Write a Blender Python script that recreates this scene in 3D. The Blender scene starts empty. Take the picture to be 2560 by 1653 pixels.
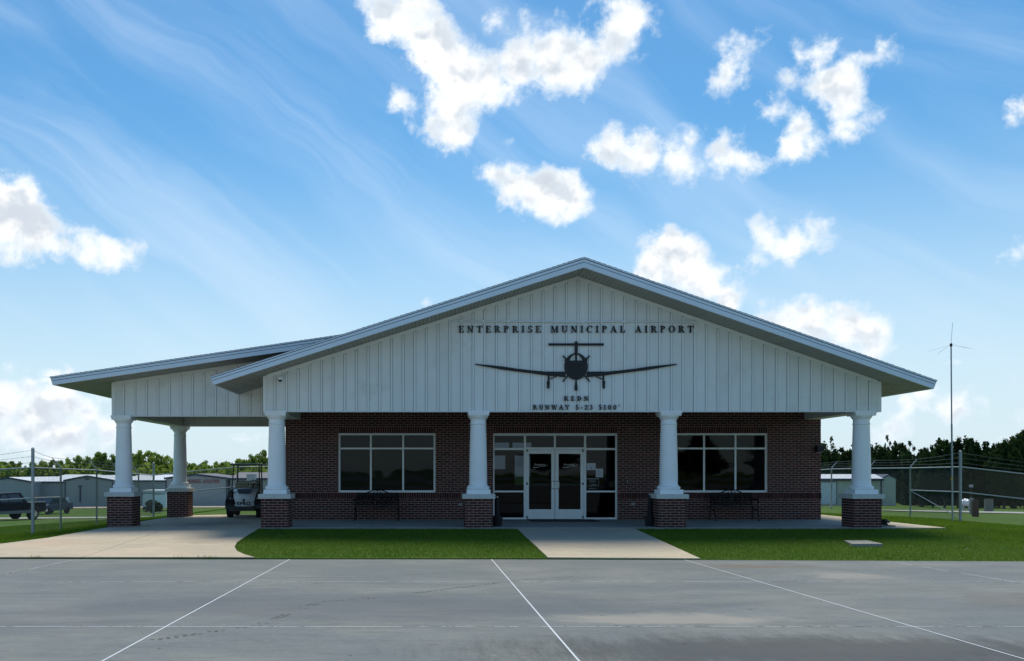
import bpy, bmesh, math, random
import numpy as np
from mathutils import Vector, Matrix
random.seed(7); rng = np.random.default_rng(7)
S = bpy.context.scene
COL = S.collection
PI = math.pi

# ------------------------------------------------------------------ camera
F = 2330.0; VX = 1068.0; VY = 1177.0; EYE = 1.48
cam = bpy.data.cameras.new('camera'); camo = bpy.data.objects.new('camera', cam); COL.objects.link(camo)
cam.sensor_width = 36; cam.lens = F*36/2560
cam.shift_x = (1280-VX)/2560; cam.shift_y = (VY-826.5)/2560
cam.clip_start = .1; cam.clip_end = 5000
camo.location = (0, 0, EYE); camo.rotation_euler = (PI/2, 0, 0)
S.camera = camo

def at(px, py, Y):            # a measured point of the photograph at distance Y -> metres
    return ((px-VX)*Y/F, Y, EYE+(VY-py)*Y/F)
def ax(px, Y): return (px-VX)*Y/F
def az(py, Y): return EYE+(VY-py)*Y/F

# ------------------------------------------------------------------ world
SUN_EL, SUN_AZ = math.radians(67), math.radians(4)     # azimuth from +Y towards +X
W = bpy.data.worlds.new('World'); S.world = W; W.use_nodes = True
wn, wl = W.node_tree.nodes, W.node_tree.links
wn.clear()
def N(t, **k):
    n = wn.new(t)
    for a, b in k.items(): setattr(n, a, b)
    return n
def wmath(op, a, b=None, c=None, clamp=False):
    n = N('ShaderNodeMath', operation=op, use_clamp=clamp)
    for i, v in enumerate((a, b, c)):
        if v is None: continue
        if isinstance(v, (int, float)): n.inputs[i].default_value = v
        else: wl.new(v, n.inputs[i])
    return n.outputs[0]
def wvec(op, a, b=None):
    n = N('ShaderNodeVectorMath', operation=op)
    for i, v in enumerate((a, b)):
        if v is None: continue
        if isinstance(v, tuple): n.inputs[i].default_value = v
        else: wl.new(v, n.inputs[i])
    return n.outputs['Value'] if op in ('LENGTH', 'DISTANCE', 'DOT_PRODUCT') else n.outputs[0]
def wmr(v, a, b, c=0., d=1., smooth=True):
    n = N('ShaderNodeMapRange'); n.interpolation_type = 'SMOOTHSTEP' if smooth else 'LINEAR'
    wl.new(v, n.inputs[0])
    for i, x in enumerate((a, b, c, d)): n.inputs[i+1].default_value = x
    return n.outputs[0]
def wnoise(vec, scale, detail=6, rough=.55, dist=0.):
    n = N('ShaderNodeTexNoise'); wl.new(vec, n.inputs['Vector'])
    n.inputs['Scale'].default_value = scale; n.inputs['Detail'].default_value = detail
    n.inputs['Roughness'].default_value = rough; n.inputs['Distortion'].default_value = dist
    return n.outputs[0]
def wmix(f, a, b):
    n = N('ShaderNodeMix', data_type='RGBA')
    if isinstance(f, (int, float)): n.inputs[0].default_value = f
    else: wl.new(f, n.inputs[0])
    for i, v in ((6, a), (7, b)):
        if isinstance(v, tuple): n.inputs[i].default_value = (*v, 1)
        else: wl.new(v, n.inputs[i])
    return n.outputs[2]
sky = N('ShaderNodeTexSky'); sky.sky_type = 'NISHITA'; sky.sun_disc = False
sky.sun_elevation = SUN_EL; sky.sun_rotation = SUN_AZ
sky.air_density = 1.0; sky.dust_density = .6; sky.ozone_density = 2.2; sky.altitude = 100
SKY_STR = .118
geo = N('ShaderNodeTexCoord'); D = wvec('NORMALIZE', geo.outputs['Generated'])
sp = N('ShaderNodeSeparateXYZ'); wl.new(D, sp.inputs[0]); DZ = sp.outputs[2]; DY = sp.outputs[1]
# saturate the clear blue overhead, pale towards the horizon
hs = N('ShaderNodeHueSaturation'); hs.inputs['Saturation'].default_value = 1.22; hs.inputs['Value'].default_value = 1.0
wl.new(sky.outputs[0], hs.inputs['Color'])
skyc = wvec('MULTIPLY', hs.outputs[0], (.62*SKY_STR, .90*SKY_STR, .90*SKY_STR))
# clouds of the photographed day: (x, y, radius) measured in the picture, turned into sky directions
BL = [(900,15,64),(960,30,75),(1005,90,78),(1050,160,82),(1055,240,72),(1055,300,50),(1130,190,62),(1205,165,66),(1285,150,70),(1365,135,66),
 (1435,105,56),(1470,55,34),(1435,20,26),(1150,62,34),(1215,70,24),(940,240,24),(1185,320,18),(1520,70,16),
 (1170,408,36),(1210,438,54),(1275,445,60),(1345,462,40),
 (1425,355,44),(1495,372,52),(1575,375,52),(1600,335,34),
 (1668,352,30),(1722,383,40),(1760,392,22),
 (1745,95,32),(1720,130,34),(1700,160,30),(1662,190,24),
 (1870,125,22),(1930,118,34),(1990,150,34),(2055,125,26),(1950,190,50),(1965,235,46),(1975,280,34),(2015,262,26),(1865,300,40),(1850,335,46),(1880,345,34),(1800,255,28),(1835,170,14),
 (1560,590,56),(1530,625,52),(1600,640,60),(1640,660,50),(1690,690,40),(1500,570,22),(1615,575,30),
 (1800,555,34),(1855,565,38),(1895,565,30),(1765,602,26),
 (1830,745,48),(1900,755,60),(1970,758,66),(2030,775,50),(1795,735,30),(1960,725,30),
 (40,495,84),(15,525,80),(95,535,74),(150,560,56),(205,578,44),(255,590,32),(300,596,18),(150,600,20),
 (60,900,40),(20,950,64),(90,960,70),(150,945,54),(205,955,56),(60,1010,62),(245,985,48),(150,1010,50),
 (2150,922,34),(2225,945,36),(2290,945,30),(2375,250,26),(985,718,22),(2075,1000,34),(2360,888,16),(2375,585,14),(2380,975,22),(2110,930,20)]
best = None
def warp(scale, amt, det):
    n = N('ShaderNodeTexNoise'); wl.new(D, n.inputs['Vector']); n.inputs['Scale'].default_value = scale; n.inputs['Detail'].default_value = det; n.inputs['Roughness'].default_value = .6
    o = wvec('SCALE', wvec('SUBTRACT', n.outputs['Color'], (.5, .5, .5))); o.node.inputs['Scale'].default_value = amt; return o
Dw = wvec('ADD', wvec('ADD', D, warp(9, .030, 3)), warp(40, .020, 4))
SD = .026
for (bx, by, br) in BL:
    bx, by, br = bx*1.0734, by*1.0734, br*1.0734
    v = Vector(((bx-VX)/F, 1, (VY-by)/F)); L = v.length; c = v/L; r = br/F/L*1.02
    d = wvec('DISTANCE', Dw, (c.x, c.y, c.z))
    f = wmath('MULTIPLY_ADD', d, -1./SD, r/SD)               # signed distance, 0 on the rim
    best = f if best is None else wmath('SMOOTH_MAX', best, f, .40)
best = wmath('MAXIMUM', best, -3.)
# unseen rest of the sky: fair-weather clouds, kept sparse for bluer facade fill
side = wmr(DY, .55, .25, -3, 0)
rest = wmath('ADD', wmr(wnoise(D, 3.1, 5, .55), .58, .86, -1.2, 2.0, False), side)
dz2 = wvec('MULTIPLY', D, (1, 1, 2.6))               # distant small cumulus low over the horizon
low = wmath('ADD', wmr(wnoise(dz2, 9, 6, .6), .44, .70, -1.0, .9, False), wmr(DZ, .19, .07, -3, 0))
dens = wmath('MAXIMUM', wmath('MAXIMUM', best, rest), low)
def puff(v):
    return wmath('ADD', wmath('MULTIPLY', wnoise(v, 24, 9, .60, .1), 2.7), wmath('MULTIPLY', wnoise(v, 80, 5, .62), .5))
nA = puff(D); rA = wnoise(D, 22, 4, .5); rB = wnoise(wvec('ADD', D, (.004, 0, .013)), 22, 4, .5)
den2 = wmath('ADD', dens, wmath('SUBTRACT', nA, 1.66))
mask = wmr(den2, -.30, .42)
relief = wmr(wmath('SUBTRACT', rA, rB), -.10, .05, 0, 1)
core = wmr(wmath('ADD', dens, wmath('MULTIPLY', wmath('SUBTRACT', wnoise(D, 9, 4, .5), .5), 5.)), .4, 2.5)
lit = wmix(relief, (.56, .61, .67), (.83, .835, .84))
ccol = wmix(wmath('MULTIPLY', core, .85), lit, wmix(relief, (.42, .48, .54), (.62, .665, .71)))
edge = wmr(den2, -.3, .9)
ccol = wmix(edge, (.68, .76, .83), ccol)
# thin cirrus veil streaks
mp = N('ShaderNodeMapping'); mp.inputs['Rotation'].default_value = (0, math.radians(-33), 0); wl.new(D, mp.inputs[0])
cv = wvec('MULTIPLY', wvec('ADD', mp.outputs[0], warp(3, .12, 3)), (.8, 1.2, 9))
cir = wmath('MULTIPLY', wmr(wnoise(cv, 1.5, 7, .55, .3), .44, .82), .42)
fwd = wmr(DY, -.4, .75, .72, 1)        # haze thinned behind the view, tuned for bluer fill light on the facade
veil = wmath('MULTIPLY', wmr(DZ, .36, .0, .0, .86), fwd)
cir = wmath('MULTIPLY', cir, fwd)
haze_c = (.56, .655, .74)
base = wmix(cir, skyc, (.62, .74, .88))
base = wmix(veil, base, haze_c)
fin = wmix(mask, base, ccol)
# below the horizon: ground tone
fin = wmix(wmr(DZ, 0, -.05), fin, (.12, .13, .12))
bg = N('ShaderNodeBackground'); wl.new(fin, bg.inputs[0]); bg.inputs[1].default_value = 1.0
wo = N('ShaderNodeOutputWorld'); wl.new(bg.outputs[0], wo.inputs[0])
W.cycles.sampling_method = 'MANUAL'; W.cycles.sample_map_resolution = 512

sun = bpy.data.lights.new('sun', 'SUN'); sun.energy = 3.2; sun.angle = math.radians(20); sun.color = (1, .90, .74)
suno = bpy.data.objects.new('sun', sun); COL.objects.link(suno)
sd = Vector((math.sin(SUN_AZ)*math.cos(SUN_EL), math.cos(SUN_AZ)*math.cos(SUN_EL), math.sin(SUN_EL)))
suno.rotation_euler = sd.to_track_quat('Z', 'Y').to_euler(); suno.location = (0, 60, 80)
S.view_settings.view_transform = 'Standard'; S.view_settings.look = 'None'
S.view_settings.exposure = 0.36; S.view_settings.gamma = 1; S.view_settings.use_curve_mapping = False
S.cycles.max_bounces = 6; S.cycles.diffuse_bounces = 3; S.cycles.transparent_max_bounces = 12; S.cycles.use_denoising = True

# ------------------------------------------------------------------ materials
MATS = {}
def mat(name, col, rough=.7, metal=0., var=.0, vscale=3., spec=.5, bump=0., bscale=60., island=0., col2=None, stain=None, stains=.0, coat=0.):
    """principled with noise colour variation, per-piece variation, stain colour and bump"""
    m = bpy.data.materials.new(name); m.use_nodes = True
    nt = m.node_tree; nd, lk = nt.nodes, nt.links
    b = nd['Principled BSDF']; b.inputs['Roughness'].default_value = rough; b.inputs['Metallic'].default_value = metal
    b.inputs['Specular IOR Level'].default_value = spec
    if coat: b.inputs['Coat Weight'].default_value = coat
    g = nd.new('ShaderNodeNewGeometry')
    def noise(scale, detail=5, rough=.6, vec=None):
        n = nd.new('ShaderNodeTexNoise'); lk.new(vec or g.outputs['Position'], n.inputs['Vector'])
        n.inputs['Scale'].default_value = scale; n.inputs['Detail'].default_value = detail; n.inputs['Roughness'].default_value = rough
        return n.outputs[0]
    def mix(f, a, bb, mode='MIX'):
        n = nd.new('ShaderNodeMix'); n.data_type = 'RGBA'; n.blend_type = mode
        if isinstance(f, (int, float)): n.inputs[0].default_value = f
        else: lk.new(f, n.inputs[0])
        for i, v in ((6, a), (7, bb)):
            if isinstance(v, tuple): n.inputs[i].default_value = (*v[:3], 1)
            else: lk.new(v, n.inputs[i])
        return n.outputs[2]
    def mr(v, a, bb, c=0, d=1):
        n = nd.new('ShaderNodeMapRange'); lk.new(v, n.inputs[0])
        for i, x in enumerate((a, bb, c, d)): n.inputs[i+1].default_value = x
        return n.outputs[0]
    c = tuple(col)
    if col2 is not None:
        c = mix(mr(noise(vscale), .35, .65), c, tuple(col2))
    if island:
        oi = nd.new('ShaderNodeObjectInfo')
        ad = nd.new('ShaderNodeMath'); ad.operation = 'ADD'; lk.new(g.outputs['Random Per Island'], ad.inputs[0]); lk.new(oi.outputs['Random'], ad.inputs[1])
        fr = nd.new('ShaderNodeMath'); fr.operation = 'FRACT'; lk.new(ad.outputs[0], fr.inputs[0])
        c = mix(1., c, mix(fr.outputs[0], (1-island,)*3, (1+island,)*3), 'MULTIPLY')
    if var:
        v = mr(noise(vscale, 6, .65), .3, .7, 1-var, 1+var)
        cc = nd.new('ShaderNodeCombineColor'); [lk.new(v, cc.inputs[i]) for i in range(3)]
        c = mix(1., c, cc.outputs[0], 'MULTIPLY')
    if stain is not None:
        c = mix(mr(noise(stains, 6, .7), .55, .75, 0, .6), c, tuple(stain))
    if isinstance(c, tuple): b.inputs['Base Color'].default_value = (*c[:3], 1)
    else: lk.new(c, b.inputs['Base Color'])
    if bump:
        bp = nd.new('ShaderNodeBump'); bp.inputs['Strength'].default_value = bump; bp.inputs['Distance'].default_value = .01
        lk.new(noise(bscale, 4), bp.inputs['Height']); lk.new(bp.outputs[0], b.inputs['Normal'])
    MATS[name] = m; return m
M = MATS
mat('pad_concrete', (.30, .29, .26), .9, var=.15, vscale=8, bump=.3)
mat('siding_gap_shade', (.44, .46, .49), .8)  # groove backing coloured darker to paint in shadow lines beside the battens
mat('siding_paint', (.78, .81, .81), .55, var=.05, vscale=1.6, island=.03, bump=.15, bscale=25, stain=(.55,.55,.5), stains=.9)
mat('batten_paint', (.84, .87, .87), .5, island=.03)
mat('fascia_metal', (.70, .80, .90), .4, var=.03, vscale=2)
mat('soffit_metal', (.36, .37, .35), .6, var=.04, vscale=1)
mat('column_white', (.90, .93, .96), .45, var=.03, vscale=2.5, bump=.05, bscale=8)
mat('cast_stone', (.58, .60, .58), .75, var=.08, vscale=6, bump=.2)
mat('brick_clay', (.062, .0135, .0135), .85, island=.5, var=.25, vscale=30, bump=.5, bscale=120)
mat('mortar', (.47, .38, .335), .9, var=.12, vscale=12, bump=.3, bscale=90)
mat('shingle', (.055, .05, .05), .95, island=.3, bump=.6, bscale=150)
mat('shingle_red', (.09, .06, .055), .95, island=.3)
mat('sign_black', (.007, .008, .011), .55, var=.1, vscale=20)
mat('frame_white', (.82, .86, .88), .4, var=.03, vscale=4)
mat('black_iron', (.004, .0045, .006), .6, spec=.3)
mat('rubber', (.014, .014, .015), .85, var=.2, vscale=30)
mat('galvanized', (.32, .36, .39), .45, metal=.55, var=.15, vscale=8)
mat('wire', (.09, .115, .135), .6)
mat('concrete_porch', (.30, .30, .28), .8, var=.14, vscale=1.2, bump=.2, bscale=50, stain=(.17,.17,.16), stains=1.1)
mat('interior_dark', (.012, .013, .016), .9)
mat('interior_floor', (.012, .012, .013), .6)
mat('shade_fabric', (.11, .16, .18), .9, var=.05, vscale=12)
mat('paper', (.55, .60, .66), .8)
mat('decal_white', (.75, .76, .76), .6)
mat('sign_text_red', (.30, .02, .02), .6)
mat('metal_wall', (.36, .39, .42), .5, var=.06, vscale=.8, island=.05)
mat('metal_wall_cream', (.62, .64, .56), .5, var=.05, vscale=.8, island=.04)
mat('metal_roof', (.62, .66, .70), .4, var=.05, vscale=.6)
mat('metal_roof_dark', (.10, .10, .12), .6)
mat('trim_blue', (.02, .04, .09), .5)
mat('door_white', (.72, .78, .82), .5, var=.04, vscale=2)
mat('road_gray', (.30, .30, .29), .85, var=.12, vscale=.8, bump=.3)
mat('gravel', (.34, .29, .24), .95, var=.2, vscale=4)
mat('truck_paint', (.008, .006, .010), .5, spec=.15)
mat('truck_silver', (.14, .15, .18), .45, metal=.3)
mat('chrome', (.6, .62, .65), .2, metal=.9)
mat('car_glass', (.02, .03, .045), .08, spec=.6)
mat('cart_white', (.86, .90, .95), .3, coat=.5)
mat('cart_black', (.012, .012, .014), .5)
mat('cart_seat', (.30, .27, .21), .8)
mat('wood_gray', (.24, .22, .19), .9, var=.25, vscale=12)
mat('wood_brown', (.10, .045, .03), .9, var=.25, vscale=12)
mat('insulation_silver', (.55, .62, .68), .35, metal=.3, bump=1., bscale=9)
mat('tag_yellow', (.6, .5, .05), .6)
mat('bark', (.09, .07, .05), .9, var=.3, vscale=6)
mat('rust_hose', (.012, .012, .012), .6)
mat('plate_blue', (.02, .05, .16), .4)
mat('joint_dark', (.03, .03, .025), .95)
mat('oil_dark', (.075, .082, .088), .8)
mat('letter_navy', (.004, .006, .02), .5)

def ng(m):
    nt = m.node_tree; return nt.nodes, nt.links
def glass_mat(name, tint, gl, rough=.02):
    m = bpy.data.materials.new(name); m.use_nodes = True; nd, lk = ng(m); nd.clear()
    o = nd.new('ShaderNodeOutputMaterial'); t = nd.new('ShaderNodeBsdfTransparent'); t.inputs[0].default_value = (*tint, 1)
    g = nd.new('ShaderNodeBsdfGlossy'); g.inputs['Roughness'].default_value = rough; g.inputs['Color'].default_value = (gl, gl, gl*1.03, 1)
    fr = nd.new('ShaderNodeFresnel'); fr.inputs[0].default_value = 1.42
    mx = nd.new('ShaderNodeMixShader'); lk.new(fr.outputs[0], mx.inputs[0]); lk.new(t.outputs[0], mx.inputs[1]); lk.new(g.outputs[0], mx.inputs[2])
    # faint ripple so reflections are not perfect
    ge = nd.new('ShaderNodeNewGeometry'); n = nd.new('ShaderNodeTexNoise'); n.inputs['Scale'].default_value = 1.3; n.inputs['Detail'].default_value = 1
    lk.new(ge.outputs['Position'], n.inputs['Vector']); b = nd.new('ShaderNodeBump'); b.inputs['Strength'].default_value = .25; b.inputs['Distance'].default_value = .01
    lk.new(n.outputs[0], b.inputs['Height']); lk.new(b.outputs[0], g.inputs['Normal'])
    lk.new(mx.outputs[0], o.inputs[0]); MATS[name] = m
glass_mat('tinted_glass', (.19, .22, .25), .55)

def concrete_apron(name, base, warm, dark, patches):
    """weathered concrete; patches = [(x, y, rx, ry, strength, colour)] stains at their own places"""
    m = bpy.data.materials.new(name); m.use_nodes = True; nd, lk = ng(m); b = nd['Principled BSDF']
    b.inputs['Roughness'].default_value = .82; b.inputs['Specular IOR Level'].default_value = .35
    g = nd.new('ShaderNodeNewGeometry'); P = g.outputs['Position']
    def noise(sc, det=6, ro=.62, mul=(1,1,1), dist=0):
        mpn = nd.new('ShaderNodeMapping'); mpn.inputs['Scale'].default_value = mul; lk.new(P, mpn.inputs[0])
        n = nd.new('ShaderNodeTexNoise'); lk.new(mpn.outputs[0], n.inputs['Vector']); n.inputs['Scale'].default_value = sc
        n.inputs['Detail'].default_value = det; n.inputs['Roughness'].default_value = ro; n.inputs['Distortion'].default_value = dist; return n.outputs[0]
    def mr(v, a, bb, c=0, d=1, sm=False):
        n = nd.new('ShaderNodeMapRange'); lk.new(v, n.inputs[0]); n.interpolation_type = 'SMOOTHSTEP' if sm else 'LINEAR'
        for i, x in enumerate((a, bb, c, d)): n.inputs[i+1].default_value = x
        return n.outputs[0]
    def mt(op, a, bb):
        n = nd.new('ShaderNodeMath'); n.operation = op
        for i, v in enumerate((a, bb)):
            if isinstance(v, (int, float)): n.inputs[i].default_value = v
            else: lk.new(v, n.inputs[i])
        return n.outputs[0]
    def mix(f, a, bb, mode='MIX'):
        n = nd.new('ShaderNodeMix'); n.data_type = 'RGBA'; n.blend_type = mode
        if isinstance(f, (int, float)): n.inputs[0].default_value = f
        else: lk.new(f, n.inputs[0])
        for i, v in ((6, a), (7, bb)):
            if isinstance(v, tuple): n.inputs[i].default_value = (*v[:3], 1)
            else: lk.new(v, n.inputs[i])
        return n.outputs[2]
    c = mix(mr(noise(.35, 5), .38, .62, 0, 1, True), base, warm)
    c = mix(mr(noise(.8, 8, .7, (1, 2.2, 1)), .50, .72, 0, .5), c, dark)
    c = mix(mr(noise(2.2, 8, .78, (.35, 1.6, 1)), .47, .68, 0, .6), c, tuple(x*.58 for x in base))
    c = mix(mr(noise(1.3, 7, .75, (.5, 2.0, 1), .6), .56, .70, 0, .30), c, tuple(x*1.15 for x in warm))
    c = mix(mr(noise(7, 8, .85, (.45, 1.3, 1)), .54, .63, 0, .60), c, tuple(x*.50 for x in base))
    c = mix(mr(noise(5, 8, .85, (.5, 1.2, 1), .8), .57, .66, 0, .55), c, tuple(x*1.35 for x in warm))
    c = mix(mr(noise(.9, 3, .5), .35, .65, 0, .30), c, tuple(x*.72 for x in base))
    c = mix(mr(noise(14, 6, .7), .56, .72, 0, .45), c, tuple(min(1, x*1.5) for x in warm))
    c = mix(mr(noise(55, 3, .8), .62, .80, 0, .35), c, tuple(x*.4 for x in base))
    c = mix(mr(noise(160, 3, .8), .35, .65, .0, .22), c, tuple(x*1.5 for x in base))
    for (x, y, rx, ry, st, cc, ns) in patches:
        vm = nd.new('ShaderNodeVectorMath'); vm.operation = 'SUBTRACT'; lk.new(P, vm.inputs[0]); vm.inputs[1].default_value = (x, y, 0)
        v2 = nd.new('ShaderNodeVectorMath'); v2.operation = 'MULTIPLY'; lk.new(vm.outputs[0], v2.inputs[0]); v2.inputs[1].default_value = (1/rx, 1/ry, 0)
        ln = nd.new('ShaderNodeVectorMath'); ln.operation = 'LENGTH'; lk.new(v2.outputs[0], ln.inputs[0])
        d = mt('ADD', ln.outputs['Value'], mt('MULTIPLY', mt('SUBTRACT', noise(*ns), .5), 1.8))
        c = mix(mr(d, 1.05, .35, 0, st, True), c, cc)
    lk.new(c, b.inputs['Base Color'])
    bp = nd.new('ShaderNodeBump'); bp.inputs['Strength'].default_value = .25; bp.inputs['Distance'].default_value = .01
    lk.new(noise(45, 5), bp.inputs['Height']); lk.new(bp.outputs[0], b.inputs['Normal'])
    MATS[name] = m
concrete_apron('apron_concrete', (.122, .144, .152), (.172, .184, .178), (.074, .092, .112), [
    (-1.0, 11.6, 5.2, 1.5, .50, (.070, .082, .105), (.7, 6, .65, (1, 1.6, 1))),
    (-5.5, 10.0, 3.5, 1.2, .35, (.080, .092, .112), (.8, 6, .65, (1, 1.8, 1))),
    (3.6, 8.4, 4.0, 1.15, .72, (.036, .040, .044), (1.6, 9, .85, (3.4, .6, 1))),
    (6.0, 7.6, 2.8, 1.0, .6, (.040, .044, .05), (2.2, 9, .85, (3.4, .7, 1))),
    (8.4, 12.0, 2.2, 1.4, .40, (.12, .105, .088), (1.0, 5, .6, (1, 1, 1))),
    (2.6, 10.4, 1.7, .55, .6, (.30, .285, .25), (1.6, 6, .65, (1, 1.4, 1))),
    (6.0, 17.1, 1.3, .5, .65, (.13, .10, .08), (1.3, 6, .65, (1, 1.5, 1))),
    (6.9, 15.4, .8, .8, .5, (.30, .28, .25), (1.6, 6, .65, (1, 1.2, 1)))])
concrete_apron('drive_concrete', (.40, .355, .275), (.48, .40, .30), (.28, .26, .225), [
    (-6.2, 27.2, 1.3, 1.9, .6, (.14, .14, .14), (1.2, 6, .65, (1.5, .8, 1))),
    (-6.4, 24.0, 2.0, 2.0, .35, (.27, .27, .26), (.9, 6, .65, (1, 1, 1))),
    (-8.6, 21.4, 1.2, .8, .5, (.45, .33, .24), (1.2, 6, .65, (1, 1, 1)))])
concrete_apron('walk_concrete', (.41, .37, .29), (.47, .41, .31), (.31, .29, .245), [
    (3.6, 23.0, 1.9, .9, .35, (.27, .28, .28), (1.2, 6, .65, (1, 1, 1)))])

def sealant(name, p):
    m = bpy.data.materials.new(name); m.use_nodes = True; nd, lk = ng(m); b = nd['Principled BSDF']; b.inputs['Roughness'].default_value = .7
    g = nd.new('ShaderNodeNewGeometry'); n = nd.new('ShaderNodeTexNoise'); n.inputs['Scale'].default_value = 2.2; n.inputs['Detail'].default_value = 5; n.inputs['Roughness'].default_value = .8
    lk.new(g.outputs['Position'], n.inputs['Vector'])
    r = nd.new('ShaderNodeMapRange'); lk.new(n.outputs[0], r.inputs[0]); r.inputs[1].default_value = p-.03; r.inputs[2].default_value = p+.03
    mx = nd.new('ShaderNodeMix'); mx.data_type = 'RGBA'; lk.new(r.outputs[0], mx.inputs[0]); mx.inputs[6].default_value = (.50, .55, .62, 1); mx.inputs[7].default_value = (.16, .165, .17, 1)
    lk.new(mx.outputs[2], b.inputs['Base Color']); MATS[name] = m
sealant('sealant_white', .68); sealant('sealant_worn', .53)

def leafmat(name, c1, c2, tr=.35):
    m = bpy.data.materials.new(name); m.use_nodes = True; nd, lk = ng(m); nd.clear()
    o = nd.new('ShaderNodeOutputMaterial'); d = nd.new('ShaderNodeBsdfDiffuse'); t = nd.new('ShaderNodeBsdfTranslucent')
    g = nd.new('ShaderNodeNewGeometry'); n = nd.new('ShaderNodeTexNoise'); n.inputs['Scale'].default_value = .45; n.inputs['Detail'].default_value = 4
    lk.new(g.outputs['Position'], n.inputs['Vector'])
    ad = nd.new('ShaderNodeMath'); ad.operation = 'MULTIPLY_ADD'; lk.new(g.outputs['Random Per Island'], ad.inputs[0]); ad.inputs[1].default_value = .5
    oi = nd.new('ShaderNodeObjectInfo'); m3 = nd.new('ShaderNodeMath'); m3.operation = 'MULTIPLY_ADD'; lk.new(oi.outputs['Random'], m3.inputs[0]); m3.inputs[1].default_value = .5
    lk.new(n.outputs[0], m3.inputs[2]); lk.new(m3.outputs[0], ad.inputs[2])
    r = nd.new('ShaderNodeMapRange'); lk.new(ad.outputs[0], r.inputs[0]); r.inputs[1].default_value = .4; r.inputs[2].default_value = 1.35
    mx = nd.new('ShaderNodeMix'); mx.data_type = 'RGBA'; lk.new(r.outputs[0], mx.inputs[0]); mx.inputs[6].default_value = (*c1, 1); mx.inputs[7].default_value = (*c2, 1)
    lk.new(mx.outputs[2], d.inputs[0]); lk.new(mx.outputs[2], t.inputs[0])
    s = nd.new('ShaderNodeMixShader'); s.inputs[0].default_value = tr; lk.new(d.outputs[0], s.inputs[1]); lk.new(t.outputs[0], s.inputs[2])
    lk.new(s.outputs[0], o.inputs[0]); MATS[name] = m
leafmat('leaf_sunny', (.085, .145, .035), (.30, .39, .08))
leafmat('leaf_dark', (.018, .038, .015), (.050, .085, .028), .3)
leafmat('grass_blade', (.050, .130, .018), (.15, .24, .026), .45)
leafmat('leaf_shade', (.010, .026, .010), (.026, .052, .020), .2)  # darker leaf copy: backlit shade of the undergrowth put into its colour
def grass_ground(name, c1, c2, c3):
    m = bpy.data.materials.new(name); m.use_nodes = True; nd, lk = ng(m); b = nd['Principled BSDF']; b.inputs['Roughness'].default_value = .95; b.inputs['Specular IOR Level'].default_value = .1
    g = nd.new('ShaderNodeNewGeometry')
    def no(s, d, r=.6):
        n = nd.new('ShaderNodeTexNoise'); n.inputs['Scale'].default_value = s; n.inputs['Detail'].default_value = d; n.inputs['Roughness'].default_value = r
        lk.new(g.outputs['Position'], n.inputs['Vector']); return n.outputs[0]
    def mr(v, a, bb, c=0, d=1):
        n = nd.new('ShaderNodeMapRange'); lk.new(v, n.inputs[0])
        for i, x in enumerate((a, bb, c, d)): n.inputs[i+1].default_value = x
        return n.outputs[0]
    def mix(f, a, bb):
        n = nd.new('ShaderNodeMix'); n.data_type = 'RGBA'; lk.new(f, n.inputs[0])
        for i, v in ((6, a), (7, bb)):
            if isinstance(v, tuple): n.inputs[i].default_value = (*v, 1)
            else: lk.new(v, n.inputs[i])
        return n.outputs[2]
    c = mix(mr(no(.25, 5), .35, .65), c1, c2); c = mix(mr(no(3.5, 6, .75), .45, .75, 0, .6), c, c3); c = mix(mr(no(40, 4, .8), .4, .7, 0, .5), c, tuple(x*.5 for x in c1))
    lk.new(c, b.inputs['Base Color'])
    bp = nd.new('ShaderNodeBump'); bp.inputs['Strength'].default_value = .8; bp.inputs['Distance'].default_value = .04; lk.new(no(45, 4), bp.inputs['Height']); lk.new(bp.outputs[0], b.inputs['Normal'])
    MATS[name] = m
grass_ground('grass_ground', (.050, .115, .020), (.080, .145, .028), (.12, .15, .045))

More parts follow.
